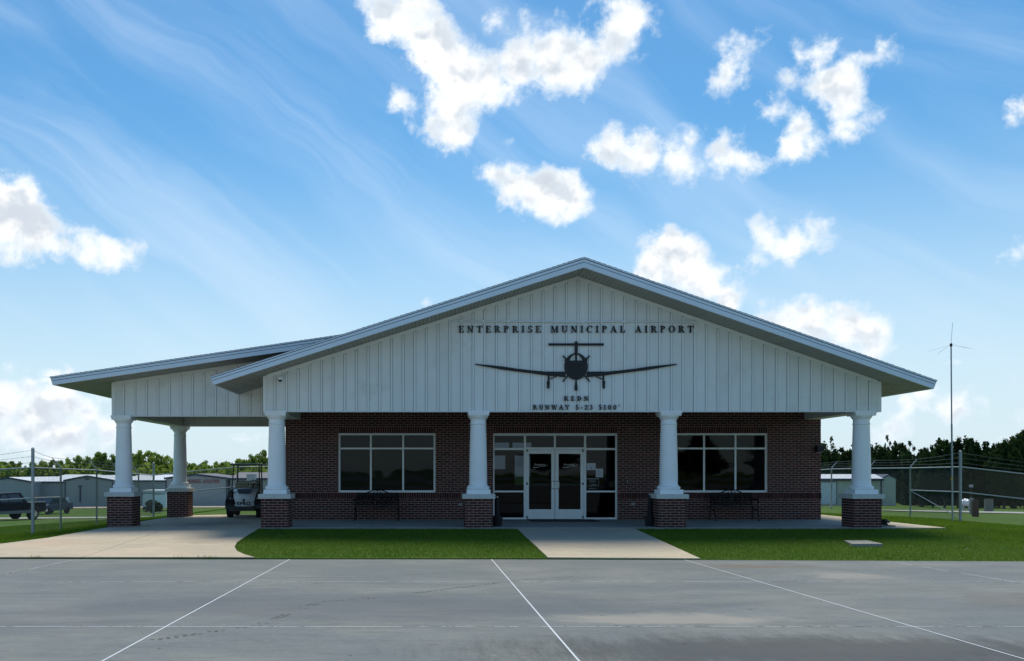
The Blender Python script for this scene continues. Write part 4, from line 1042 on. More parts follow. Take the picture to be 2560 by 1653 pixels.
# garden benches
def bench(px, lab):
    X = ax(px, 27.9); t = thing('bench', lab, 'bench', (X, 27.75, 0), group='cast-iron benches against the brick wall'); w = .62
    s = MB()
    for k in range(6): s.box(-w, w, -.20+k*.075, -.20+k*.075+.05, .40, .42)
    s.build('seat', 'black_iron', t)
    b = MB(); yb = .28
    for z in (.46, .60, .755): b.box(-w, w, yb-.01, yb+.014, z-.014, z+.014)
    n = 24
    def az_(x): return .80+ (.115*math.cos(x/.36*PI/2)**1.2 if abs(x) < .36 else 0)
    pts = [(-w, yb, .80)]+[(-.36+.72*k/n, yb, az_(-.36+.72*k/n)) for k in range(n+1)]+[(w, yb, .80)]
    b.path(pts, .016, 8)
    for sx in (-w, w): b.tube((sx, yb, .42), (sx, yb, .81), .016, 8)
    # cast scroll infill: rings and leaves
    for k in range(9):
        cx = -w+.07+k*(2*w-.14)/8
        for cz, r in ((.68, .052), (.53, .05)):
            if abs(cx) < .13 and cz > .6: continue
            for q in range(10): a, c = 2*PI*q/10, 2*PI*(q+1)/10; b.tube((cx+r*math.cos(a), yb, cz+r*math.sin(a)), (cx+r*math.cos(c), yb, cz+r*math.sin(c)), .009, 5)
            b.tube((cx-.05, yb, cz-.06), (cx+.05, yb, cz+.06), .007, 5); b.tube((cx+.05, yb, cz-.06), (cx-.05, yb, cz+.06), .007, 5)
    b.build('backrest', 'black_iron', t)
    st = MB(); pp = []
    for k in range(10): r = .14 if k % 2 == 0 else .058; a = PI/2+k*PI/5; pp.append((r*math.cos(a), .735+r*math.sin(a)))
    st.prism(pp, yb-.022, yb-.008)
    for q in range(20): a, c = 2*PI*q/20, 2*PI*(q+1)/20; st.tube((.148*math.cos(a), yb, .735+.148*math.sin(a)), (.148*math.cos(c), yb, .735+.148*math.sin(c)), .01, 5)
    st.build('star_ornament', 'black_iron', t)
    for sx in (-w-.02, w+.02):
        a = MB()
        a.path([(sx, .29, .62), (sx, .05, .64), (sx, -.18, .63), (sx, -.235, .60), (sx, -.22, .55), (sx, -.17, .56)], .017, 7)
        a.path([(sx, -.20, .62), (sx, -.16, .50), (sx, -.19, .41)], .014, 7); a.build('armrest', 'black_iron', t)
        for (ya, yb_) in ((-.19, -.26), (.28, .33)):
            l = MB(); l.path([(sx, ya, .42), (sx, ya+.02, .30), (sx, (ya+yb_)/2, .15), (sx, yb_, .04), (sx, yb_+(-.03 if ya < 0 else .03), .0)], .017, 7); l.build('leg', 'black_iron', t)
        c = MB(); c.path([(sx, -.19, .36), (sx, -.05, .30), (sx, .1, .30), (sx, .28, .36)], .012, 6); c.build('brace', 'black_iron', t)
bench(943, 'black cast-iron bench with a star in its back under the left window')
bench(1832, 'black cast-iron bench with scrolled arms under the right window')

# concrete box lid in the lawn, hose coil by last column
pad_px = [(2110, 1350), (2168, 1350), (2207, 1363), (2130, 1363)]
def gpx(px, py):
    Y = 21.
    for _ in range(30): Y = F*(EYE-gz(ax(px, Y), Y)-.04)/(py-VY)
    return (ax(px, Y), Y)
pts = [gpx(*p) for p in pad_px]; pz = gz(*pts[0])+.02
pad = thing('utility_pad', 'low square concrete utility pad set in the grass in front of the right column', 'slab')
MB().prismz(pts[::-1], gz(*pts[3])-.1, gz(*pts[0])+.03).build('lid', 'pad_concrete', pad)
pl = MB(); cxp = sum(p[0] for p in pts)/4; cyp = sum(p[1] for p in pts)/4
for k in range(5):
    for q in range(4):
        if random.random() < .7: x_ = cxp-.22+k*.1; y_ = cyp-.3+q*.2; pl.box(x_, x_+.06, y_, y_+.03, gz(*pts[0])+.0301, gz(*pts[0])+.034)
pl.build('raised_marks', 'concrete_porch', pad)
hc = thing('hose_coil', 'coiled black hose on a flat concrete block beside the rightmost column', 'hose', (ax(2214, 24.6), 24.75, 0))
c = MB()
for (cx, cy, r, zc) in ((-.02, 0, .13, .06), (-.02, .02, .12, .095), (.05, 0, .11, .13), (.03, .03, .10, .16)):
    for q in range(16): a, b_ = 2*PI*q/16, 2*PI*(q+1)/16; c.tube((cx+r*math.cos(a), cy+r*math.sin(a), zc+.015*math.sin(2*a)), (cx+r*math.cos(b_), cy+r*math.sin(b_), zc+.015*math.sin(2*b_)), .022, 6)
c.build('coil', 'rust_hose', hc, smooth=True); MB().box(-.17, .26, -.15, .12, .0, .035).build('block', 'wood_gray', hc)

# ------------------------------------------------------------------ lawn grass blades
def inpoly(px, py, poly):
    ins = np.zeros(len(px), bool); n = len(poly)
    for i in range(n):
        x0, y0 = poly[i]; x1, y1 = poly[(i+1) % n]
        c = ((y0 > py) != (y1 > py)) & (px < (x1-x0)*(py-y0)/(y1-y0+1e-12)+x0); ins ^= c
    return ins
gzv = np.vectorize(gz)
def blades(name, region, dens, h, wd, exclude):
    xs = [p[0] for p in region]; ys = [p[1] for p in region]
    n = int((max(xs)-min(xs))*(max(ys)-min(ys))*dens)
    px = rng.uniform(min(xs), max(xs), n); py = rng.uniform(min(ys), max(ys), n)
    k = inpoly(px, py, region)
    for e in exclude: k &= ~inpoly(px, py, e)
    ey = np.array([edge_y(x) for x in px[k]]); px, py = px[k], py[k]; kk = py > ey+.01; px, py = px[kk], py[kk]; n = len(px)
    pz = gzv(px, py)-.004; a = rng.uniform(0, 2*PI, n); hh = h*rng.uniform(.5, 1.25, n); ww = wd*rng.uniform(.6, 1.3, n)
    la = rng.uniform(0, 2*PI, n); ll = hh*rng.uniform(.1, .8, n)
    V = np.empty((n, 3, 3)); V[:, 0] = np.stack([px-ww*np.cos(a), py-ww*np.sin(a), pz], 1); V[:, 1] = np.stack([px+ww*np.cos(a), py+ww*np.sin(a), pz], 1)
    V[:, 2] = np.stack([px+ll*np.cos(la), py+ll*np.sin(la), pz+hh], 1)
    me = bpy.data.meshes.new(name); me.vertices.add(3*n); me.vertices.foreach_set('co', V.reshape(-1).astype(np.float32))
    me.loops.add(3*n); me.loops.foreach_set('vertex_index', np.arange(3*n, dtype=np.int32)); me.polygons.add(n); me.polygons.foreach_set('loop_start', np.arange(0, 3*n, 3, dtype=np.int32))
    me.update(); me.validate(); me.materials.append(M['grass_blade'])
    o = link(name, me); o['kind'] = 'stuff'; tag(o, 'short green mown grass around the building and its paths', 'grass'); return o
ex = [drive_poly, walk_poly, [(-4.36, 24.25), (13.5, 24.25), (13.3, 32.0), (-4.36, 32.0)], [pts[0], pts[1], pts[2], pts[3]]]
blades('lawn_grass', [(-12, 18), (14.5, 17), (16, 24.3), (-4.3, 24.3), (-9, 24.3), (-9, 26.5), (-12, 26.5)], 1500, .040, .006, ex)
blades('lawn_grass', [(13, 17), (26, 16), (27, 32), (13.3, 34)], 420, .05, .010, ex)
blades('lawn_grass', [(-20, 20), (-8.9, 20), (-8.9, 42), (-20, 46)], 260, .06, .012, ex)

# ------------------------------------------------------------------ fences
def post_z(x, y): return gz(x, y)
def chain_mesh(mb, A, B, h=1.83, cell=.0707, r=.0021):
    """diagonal woven wires between ground points A and B (x,y), tops at +h"""
    A, B = Vector((*A,)), Vector((*B,)); L = (B-A).length; d = (B-A)/L; n = int(L/cell)
    def P(s, z):
        p = A+d*s; return (p.x, p.y, max(gz(A.x, A.y)*(1-s/L)+gz(B.x, B.y)*s/L, gz(p.x, p.y))+z)
    z0 = .04; H = h-z0-.02
    for k in range(-int(H/cell)-1, n+1):
        s0 = k*cell
        for sg in (1, -1):
            a = s0; b = s0+H
            za, zb = (z0, z0+H) if sg == 1 else (z0+H, z0)
            ca, cb = max(a, 0), min(b, L)
            if cb-ca < .02: continue
            zA = za+(zb-za)*(ca-a)/(b-a); zB = za+(zb-za)*(cb-a)/(b-a)
            mb.tube(P(ca, zA), P(cb, zB), r, 3)
            mb.f = mb.f[:-2]
def fence(name, label, pts, styles, arm, midbays=(), braces=(), h=1.83, wires=True, rads=None, wr=.0018):
    t = thing(name, label, 'fence')
    P3 = [(x, y, post_z(x, y)) for x, y in pts]
    for (x, y, z), st in zip(P3, styles):
        if st == 'term': MB().lathe([(.045, z-.1), (.045, z+2.36), (.02, z+2.39)], x, y, 14).build('post', 'galvanized', t, smooth=True)
        elif st == 'line':
            MB().lathe([(.030, z-.1), (.030, z+h), (.034, z+h+.01), (.034, z+h+.04)], x, y, 12).build('post', 'galvanized', t, smooth=True)
            if arm: MB().tube((x, y, z+h+.03), (x+arm[0], y+arm[1], z+h+.34), .022, 6, .012).build('barb_arm', 'galvanized', t)
    mesh = MB()
    for i in range(len(P3)-1):
        a, b = P3[i], P3[i+1]
        MB().tube((a[0], a[1], a[2]+h), (b[0], b[1], b[2]+h), .021, 8).build('top_rail', 'galvanized', t, smooth=True)
        if i in midbays: MB().tube((a[0], a[1], a[2]+h*.54), (b[0], b[1], b[2]+h*.54), .021, 8).build('mid_rail', 'galvanized', t, smooth=True)
        chain_mesh(mesh, a[:2], b[:2], h, r=wr)
    for (p, q) in braces: MB().tube(p, q, .012, 6).build('brace', 'galvanized', t)
    mesh.build('chain_link', 'wire', t, fix=False, kind='stuff')
    if wires:
        for k in range(3):
            w = MB(); f = .33+.33*k; ends = []
            for (x, y, z), st in zip(P3, styles):
                if st == 'line' and arm: ends.append((x+arm[0]*f, y+arm[1]*f, z+h+.03+.31*f))
                else: ends.append((x, y, z+h+.14+.17*k))
            for a, b in zip(ends[:-1], ends[1:]):
                a, b = Vector(a), Vector(b); m_ = (a+b)/2-Vector((0, 0, .02)); w.tube(a, m_, .0035, 4); w.tube(m_, b, .0035, 4)
                n = int((b-a).length/.13)
                for q in range(n):
                    p = a.lerp(b, q/n)+Vector((0, 0, -.02*math.sin(PI*q/n))); w.tube(p-Vector((.012, .01, .016)), p+Vector((.012, .01, .016)), .003, 3)
            w.build('barbed_wire', 'wire', t)
    return t
A_ = (ax(82, 25.7), 25.7)
LF = [A_, (-10.97, 27.9), (-11.03, 31.1), (-11.3, 34.2), (-11.55, 37.3), (-11.8, 40.2)]
fence('chain_link_fence', 'chain-link fence with barbed wire running back from the tall left corner post', LF, ['term', 'line', 'line', 'line', 'line', 'term'], (-.27, .02), (0,))
fence('chain_link_fence', 'short stretch of chain-link fence running out of frame left of the tall corner post', [A_, (-12.9, 25.8), (-15.5, 25.9)], ['none', 'line', 'line'], (-.05, -.27), (0,))
C1 = (ax(593, 40.0), 40.0)
za, zb = gz(-11.8, 40.2), gz(*C1)
fence('chain_link_fence', 'chain-link fence crossing behind the carport and the golf cart', [(-11.8, 40.2), C1, (-4.6, 39.8), (-1.5, 39.8)], ['none', 'line', 'line', 'line'], None, (0,),
      [((-11.8+.0, 40.2, za+.15), (C1[0], C1[1], zb+.95))], wires=False)
Dp = (ax(2401, 31.3), 31.3)
RF = [(18.48, 53), (18.48, 49.6), (18.48, 46.2), (18.48, 42.6), (18.45, 38.9), (18.4, 35.5), Dp]
fence('chain_link_fence', 'chain-link fence with barbed wire receding behind the right end of the terminal', RF, ['line']*6+['term'], (.27, .02), (5,),
      [((18.4, 35.5, gz(18.4, 35.5)+.97), (Dp[0], Dp[1], gz(*Dp)+.1))])
fence('chain_link_fence', 'chain-link fence panel sloping down out of frame right of the tall right-hand post', [Dp, (20.9, 31.2), (24, 31.0)], ['none', 'line', 'line'], (.05, -.27), (0,))

# antenna mast
mx, my = ax(2381.5, 30.7), 30.7; mz = gz(mx, my)
an = thing('antenna_mast', 'tall thin gray antenna mast with drooping rods beside the right fence corner', 'antenna', (mx, my, mz))
zt_ = az(862, my)-mz
MB().tube((0, 0, -.1), (-.03, 0, zt_*.55), .028, 10).build('mast', 'galvanized', an, smooth=True)
MB().tube((-.03, 0, zt_*.55), (-.05, 0, zt_), .022, 10).build('upper_mast', 'galvanized', an, smooth=True)
MB().lathe([(.035, zt_-.06), (.04, zt_-.03), (.04, zt_+.03), (.02, zt_+.05)], -.05, 0, 12).build('hub', 'sign_black', an)
MB().tube((-.05, 0, zt_+.04), (-.0, 0, zt_+.72), .006, 6).build('whip', 'galvanized', an)
for (dx, dy, dz) in ((-.72, .05, -.21), (.76, .1, -.12), (.10, -.72, -.2), (-.05, .72, -.2)): MB().tube((-.05, 0, zt_), (-.05+dx, dy, zt_+dz), .0032, 5).build('radial', 'galvanized', an)
z_ = az(1197, my)-mz; MB().lathe([(.031, z_-.05), (.031, z_+.05)], -.02, 0, 10).build('tag', 'tag_yellow', an)

# ------------------------------------------------------------------ golf cart
gc = thing('golf_cart', 'white-nosed golf cart with a dark canopy parked under the carport beside a column', 'golf cart', (ax(612.5, 31.6), 31.6, gz(-6.1, 31.6)+.022), math.radians(4))
b = MB(); b.prismx([(-.1, .30), (-.1, .42), (.35, .46), (.9, .46), (.95, .62), (1.9, .62), (2.1, .5), (2.1, .30)], -.52, .52); b.build('chassis', 'cart_black', gc)
# cowl: curved nose from cross-sections
cow = MB(); secs = []
for (y, zb_, zt_, w0, w1) in ((-.26, .44, .52, .31, .31), (-.30, .46, .66, .34, .34), (-.22, .48, .80, .37, .37), (-.02, .50, .93, .40, .40), (.20, .50, .98, .42, .42)):
    ring = []
    for k in range(9):
        u = -1+k/4.0; ring.append((u*(w0+(w1-w0)*abs(u)), y+.10*u*u, zt_-.05*u*u))
    secs.append([(x, yy, zb_) for x, yy, _ in ring] if False else ring)
vs = [p for r in secs for p in r]; n9 = 9
low = [(-.34, -.22, .40), (-.26, -.25, .385), (-.17, -.27, .375), (-.08, -.28, .37), (0, -.28, .37), (.08, -.28, .37), (.17, -.27, .375), (.26, -.25, .385), (.34, -.22, .40)]
vs = low+vs; rows_n = len(secs)+1
cow.add(vs, [(j*n9+i, j*n9+i+1, (j+1)*n9+i+1, (j+1)*n9+i) for j in range(rows_n-1) for i in range(n9-1)])
# sides
for sgn in (0, 8):
    side_ = [vs[j*n9+sgn] for j in range(rows_n)]; bx = side_[-1]
    cow.add(side_+[(bx[0], bx[1], .42), (side_[0][0], .12, .40)], [tuple(range(rows_n+2))])
cow.build('cowl', 'cart_white', gc, smooth=True)
for sx in (-1, 1): MB().prism([(sx*.405, .36), (sx*.60, .42), (sx*.60, .66), (sx*.50, .90), (sx*.435, .93)], -.14, .30).build('side_panel', 'cart_black', gc)
b = MB(); b.prism([(-.17, .80), (.17, .80), (.25, .96), (-.25, .96)], -.27, -.12); b.build('badge_panel', 'trim_blue', gc)
b = MB(); b.add([(-.045, -.252, .90), (-.01, -.252, .885), (.06, -.252, .87), (-.005, -.252, .872)], [(0, 1, 2, 3)]); b.build('badge_bird', 'decal_white', gc, fix=False)
b = MB()
b.prismz([(-.5, -.24), (-.36, -.36), (.36, -.36), (.5, -.24), (.5, .1), (-.5, .1)], .22, .38); b.build('bumper', 'cart_black', gc)
MB().wheel((0, -.365, .585), .045, .02, 20, 'y').build('emblem', 'trim_blue', gc)
tc = bpy.data.curves.new('lettering', 'FONT'); tc.body = 'EPRO'; tc.size = .15; tc.extrude = .006; tc.offset = .006; tc.align_x = 'CENTER'; tc.space_character = 1.1
to = bpy.data.objects.new('lettering', tc); COL.objects.link(to); bpy.context.view_layer.update()
me = bpy.data.meshes.new_from_object(to.evaluated_get(bpy.context.evaluated_depsgraph_get())); bpy.data.objects.remove(to); me.materials.clear(); me.materials.append(M['letter_navy'])
lt = link('lettering', me, gc, (0, -.352, .425)); lt.rotation_euler = (PI/2, 0, 0); lt.scale = (1.15, 1, 1)
for sx in (-1, 1):
    f = MB(); n = 10; arc_ = [(-.12+.34*math.cos(PI*k/n), .30+.36*math.sin(PI*k/n)) for k in range(n+1)]; arc2 = [(-.12+.29*math.cos(PI*k/n), .30+.31*math.sin(PI*k/n)) for k in range(n, -1, -1)]
    x0, x1 = sorted((sx*.36, sx*.62)); f.prismx([(y+.12, z) for y, z in arc_+arc2], x0, x1); f.build('fender', 'cart_black', gc)
    MB().lathe([(.001, .60), (.05, .61), (.055, .63), (.04, .66), (.001, .665)], sx*.44, -.20, 16).build('headlight', 'chrome', gc, smooth=True)
    for y, r in ((.0, .235), (1.66, .235)):
        w = MB().wheel((sx*.49, y, r), r, .2, 24).build('wheel', 'rubber', gc, smooth=True); MB().wheel((sx*.51, y, r), r*.55, .2, 20, r_in=1).build('rim', 'wood_gray', w)
    MB().tube((sx*.47, .12, .80), (sx*.43, .42, 1.76), .02, 8).build('windshield_post', 'cart_black', gc)
    MB().tube((sx*.45, 1.35, .75), (sx*.40, 1.32, 1.76), .022, 8).build('rear_post', 'cart_black', gc)
    a = MB(); a.path([(sx*.52, .80, .74), (sx*.54, .82, .92), (sx*.54, 1.1, .95), (sx*.52, 1.25, .90)], .02, 7); a.build('armrest', 'cart_black', gc)
    MB().box(min(sx*.04, sx*.47), max(sx*.04, sx*.47), 1.12, 1.24, .74, 1.17).build('backrest', 'cart_seat', gc)
MB().box(-.48, .48, .78, 1.24, .62, .74).build('seat', 'cart_seat', gc)
b = MB(); b.prismx([(.20, 1.765), (.26, 1.80), (.5, 1.82), (1.7, 1.82), (1.95, 1.80), (2.0, 1.76)], -.53, .53); b.build('canopy', 'cart_black', gc)
st = MB(); c0 = Vector((.22, .52, 1.10)); 
for q in range(20):
    a, b_ = 2*PI*q/20, 2*PI*(q+1)/20
    P = lambda t: c0+Vector((.175*math.cos(t), .07*math.sin(t), .15*math.sin(t)))
    st.tube(P(a), P(b_), .016, 6)
st.tube(c0-Vector((.17, 0, 0)), c0+Vector((.17, 0, 0)), .014, 6); st.build('steering_wheel', 'cart_black', gc)
MB().lathe([(.055, 0), (.055, .03)], 0, 0, 12).build('wheel_hub', 'cart_black', gc, loc=(.22, .52, 1.09))
MB().tube((.22, .52, 1.10), (.20, .20, .72), .022, 8).build('steering_column', 'cart_black', gc)
MB().box(-.5, .5, 1.55, 2.05, .62, .80).build('bag_well', 'cart_black', gc)
MB().path([(-.42, 1.34, 1.20), (.42, 1.34, 1.20)], .016, 6).build('hand_rail', 'cart_black', gc)

# ------------------------------------------------------------------ background hangars
def hangar(name, lab, cat, x0, x1, yf, depth, zb, ze, zp, wallm, roofm, trimm, ridge='y', panels=26, xp=None):
    t = thing(name, lab, cat, ((x0+x1)/2, yf, zb)); cx = (x0+x1)/2; x0, x1 = x0-cx, x1-cx; xp = 0 if xp is None else xp-cx; ze -= zb; zp -= zb
    w = MB()
    if ridge == 'y': w.prism([(x0, -1.2), (x1, -1.2), (x1, ze), (xp, zp), (x0, ze)], 0, depth)
    else: w.prismx([(0, -1.2), (depth, -1.2), (depth, ze), (depth/2, zp), (0, ze)], x0, x1)
    wo_ = w.build('wall', wallm, t)
    rb_ = MB(); n = panels; wd = (x1-x0)/n
    for k in range(1, n):
        x = x0+k*wd; zt = (ze+(zp-ze)*((x-x0)/(xp-x0) if x < xp else (x1-x)/(x1-xp))) if ridge == 'y' else ze
        rb_.box(x-.03, x+.03, -.03, -.001, -1, zt-.08)
    rb_.build('wall_rib', wallm, wo_, kind='stuff')
    r = MB(); o = .18
    if ridge == 'y':
        s1 = (zp-ze)/(xp-x0); s2 = (zp-ze)/(x1-xp)
        r.prism([(x0-o, ze-s1*o+.02), (xp, zp+.02), (xp, zp+.14), (x0-o, ze-s1*o+.14)], -.12, depth+.1); r.prism([(x1+o, ze-s2*o+.02), (xp, zp+.02), (xp, zp+.14), (x1+o, ze-s2*o+.14)], -.12, depth+.1)
    else:
        s1 = (zp-ze)/(depth/2); r.prismx([(-o, ze-s1*o+.02), (depth/2, zp+.02), (depth/2, zp+.14), (-o, ze-s1*o+.14)], x0-.15, x1+.15); r.prismx([(depth+o, ze-s1*o+.02), (depth/2, zp+.02), (depth/2, zp+.14), (depth+o, ze-s1*o+.14)], x0-.15, x1+.15)
    ro = r.build('roof', roofm, t)
    tr = MB()
    if ridge == 'y':
        tr.prism([(x0-o, ze-s1*o-.06), (xp, zp-.06), (xp, zp+.15), (x0-o, ze-s1*o+.15)], -.16, -.125); tr.prism([(x1+o, ze-s2*o-.06), (xp, zp-.06), (xp, zp+.15), (x1+o, ze-s2*o+.15)], -.165, -.125)
    else: tr.box(x0-.15, x1+.15, -o-.06, -o, ze-s1*o-.08, ze-s1*o+.12)
    tr.box(x0-.04, x0+.08, -.06, -.031, -1, ze-.1); tr.box(x1-.08, x1+.04, -.06, -.031, -1, ze-.1)
    tr.build('trim', trimm, t)
    return t, cx
Yh = 112
def hx(px, Y=Yh): return ax(px, Y)
h1, c1 = hangar('hangar', 'gray metal hangar with a low gable at the far left behind the pickup truck', 'hangar', hx(-60), hx(80), Yh, 14, az(1266, Yh), az(1206, Yh), az(1196, Yh), 'metal_wall', 'metal_roof', 'trim_blue', xp=hx(22))
h2, c2 = hangar('hangar', 'gray metal hangar with a pale long roof between the two left gables', 'hangar', hx(78), hx(170), Yh+3, 16, az(1268, Yh+3), az(1206, Yh+3), az(1190, Yh+3), 'metal_wall', 'metal_roof', 'trim_blue', ridge='x', panels=16)
h3, c3 = hangar('hangar', 'gray metal hangar with a centred gable between the fence posts left of the carport', 'hangar', hx(163), hx(282), Yh, 14, az(1272, Yh), az(1202, Yh), az(1191.5, Yh), 'metal_wall', 'metal_roof', 'trim_blue', xp=hx(218))
h4, c4 = hangar('hangar', 'gray metal hangar with a pale roof seen between the two carport columns', 'hangar', hx(283.5), hx(414), Yh+3, 16, az(1268, Yh+3), az(1203, Yh+3), az(1190, Yh+3), 'metal_wall', 'metal_roof', 'trim_blue', ridge='x', panels=20)
Yb = 100
h5, c5 = hangar('hangar', 'gray gabled hangar with red BRIDGES AVIATION lettering behind the carport', 'hangar', hx(415, Yb), hx(567, Yb), Yb, 9, az(1266, Yb), az(1197, Yb), az(1187.5, Yb), 'metal_wall', 'metal_roof_dark', 'trim_blue', xp=hx(489, Yb))
lettering('BRIDGES AVIATION', hx(467, Yb)-c5, hx(548, Yb)-c5, az(1208, Yb)-az(1266, Yb), az(1199, Yb)-az(1208, Yb), -.035, .03, 'sign_text_red', h5, gap=.25, bold=.035)
h6, c6 = hangar('hangar', 'gray metal hangar with a dark roof behind the golf cart', 'hangar', hx(572, Yb), hx(680, Yb), Yb+.5, 12, az(1266, Yb), az(1198, Yb), az(1184.5, Yb), 'metal_wall', 'metal_roof_dark', 'trim_blue', ridge='x', panels=18)
# door and standpipe on h3
MB().box(hx(165)-c3, hx(172.5)-c3, -.05, -.031, -.1, az(1243, Yh)-az(1272, Yh)).build('door', 'door_white', h3)
b = MB(); b.box(hx(201)-c3-.06, hx(201)-c3+.06, -.2, -.05, .8, az(1215, Yh)-az(1272, Yh)); b.box(hx(201)-c3-.2, hx(201)-c3+.2, -.25, -.05, az(1217, Yh)-az(1272, Yh), az(1214, Yh)-az(1272, Yh)); b.build('downpipe', 'trim_blue', h3)
MB().box(hx(218)-c3-.25, hx(218)-c3+.25, -.2, -.031, az(1199, Yh)-az(1272, Yh), az(1196, Yh)-az(1272, Yh)).build('gable_vent', 'trim_blue', h3)
MB().box(hx(88)-c2, hx(158)-c2, -.05, -.031, -.4, az(1219, Yh+3)-az(1268, Yh+3)).build('hangar_door', 'metal_wall', h2)
Ys = 90
zb_ = az(1261, Ys)
sh, cs = hangar('storage_shed', 'cream metal storage building with a pale roof and a roll-up door behind the right column', 'shed', ax(1990, Ys), ax(2203, Ys), Ys, 3.2, zb_, az(1199, Ys), az(1189.5, Ys), 'metal_wall_cream', 'metal_roof', 'trim_blue', ridge='x', panels=60)
MB().box(ax(2040, Ys)-cs, ax(2090, Ys)-cs, -.06, -.031, .05, az(1206, Ys)-zb_).build('roll_up_door', 'door_white', sh)
MB().box(ax(2036, Ys)-cs, ax(2093, Ys)-cs, -.07, -.061, az(1206, Ys)-zb_, az(1204.3, Ys)-zb_).build('door_header', 'trim_blue', sh)
MB().box(ax(2090, Ys)-cs, ax(2092, Ys)-cs, -.07, -.061, 0, az(1206, Ys)-zb_).build('door_jamb', 'trim_blue', sh)
# gable end visible at right: a wing set at an angle
gx0, gx1 = ax(2203.5, Ys), ax(2240, Ys+.0)
g2 = MB(); g2.prism([(gx0-cs, -.8), (gx1-cs, -.8), (gx1-cs, az(1197.5, Ys)-zb_), (ax(2222, Ys)-cs, az(1188.5, Ys)-zb_), (gx0-cs, az(1198.5, Ys)-zb_)], .05, 3.1); g2.build('end_wall', 'metal_wall_cream', sh)
g2 = MB(); 
for (p, q) in (((2203.5, 1198), (2222, 1188)), ((2222, 1188), (2241, 1198))):
    g2.prism([(ax(p[0], Ys)-cs, az(p[1], Ys)-zb_-.03), (ax(q[0], Ys)-cs, az(q[1], Ys)-zb_-.03), (ax(q[0], Ys)-cs, az(q[1], Ys)-zb_+.09), (ax(p[0], Ys)-cs, az(p[1], Ys)-zb_+.09)], .0, 3.15)
g2.box(gx0-cs-.06, gx0-cs+.05, -.0, .049, -.5, az(1199, Ys)-zb_); g2.build('end_trim', 'trim_blue', sh)
# white trailer and bush
tw = thing('white_trailer', 'white box trailer parked behind the bush between the carport columns', 'trailer', (ax(386, 84), 84, gz(ax(386, 84), 84)))
zt_ = az(1228, 84)-gz(ax(386, 84), 84); b = MB(); b.box(-1.05, 1.05, 0, 3, .35, zt_); b.build('body', 'door_white', tw)
MB().box(-1.09, 1.09, -.04, 3.04, zt_+.002, zt_+.08).build('roof', 'metal_roof', tw); MB().box(-1.0, 1.0, -.03, -.002, zt_-.22, zt_-.14).build('stripe', 'trim_blue', tw)
for sx in (-.95, .95): MB().wheel((sx, 1.5, .3), .33, .2).build('wheel', 'rubber', tw)
MB().box(hx(618, Yb)-c6, hx(640, Yb)-c6, -.9, -.04, az(1207, Yb)-az(1266, Yb), az(1185.5, Yb)-az(1266, Yb)).build('vent_box', 'metal_wall', h6)

# background roads
def strip(name, p, m, dz=.03): return sheet(name, p, lambda x, y: gz(x, y)+dz, m, 3, 3, kind='structure')
strip('road', [(-60, 66), (-14, 62.5), (-4, 60), (-4, 61.5), (-14, 65.5), (-60, 70)], 'road_gray', .03)
strip('gravel_lane', [(-90, 98), (-26, 94), (-14, 91), (-14, 95), (-28, 99), (-90, 108)], 'gravel', .04)
strip('road', [(12, 44), (17, 42.5), (28, 39.8), (60, 36), (60, 41), (28, 43.8), (17, 46), (12, 48)], 'road_gray', .03)

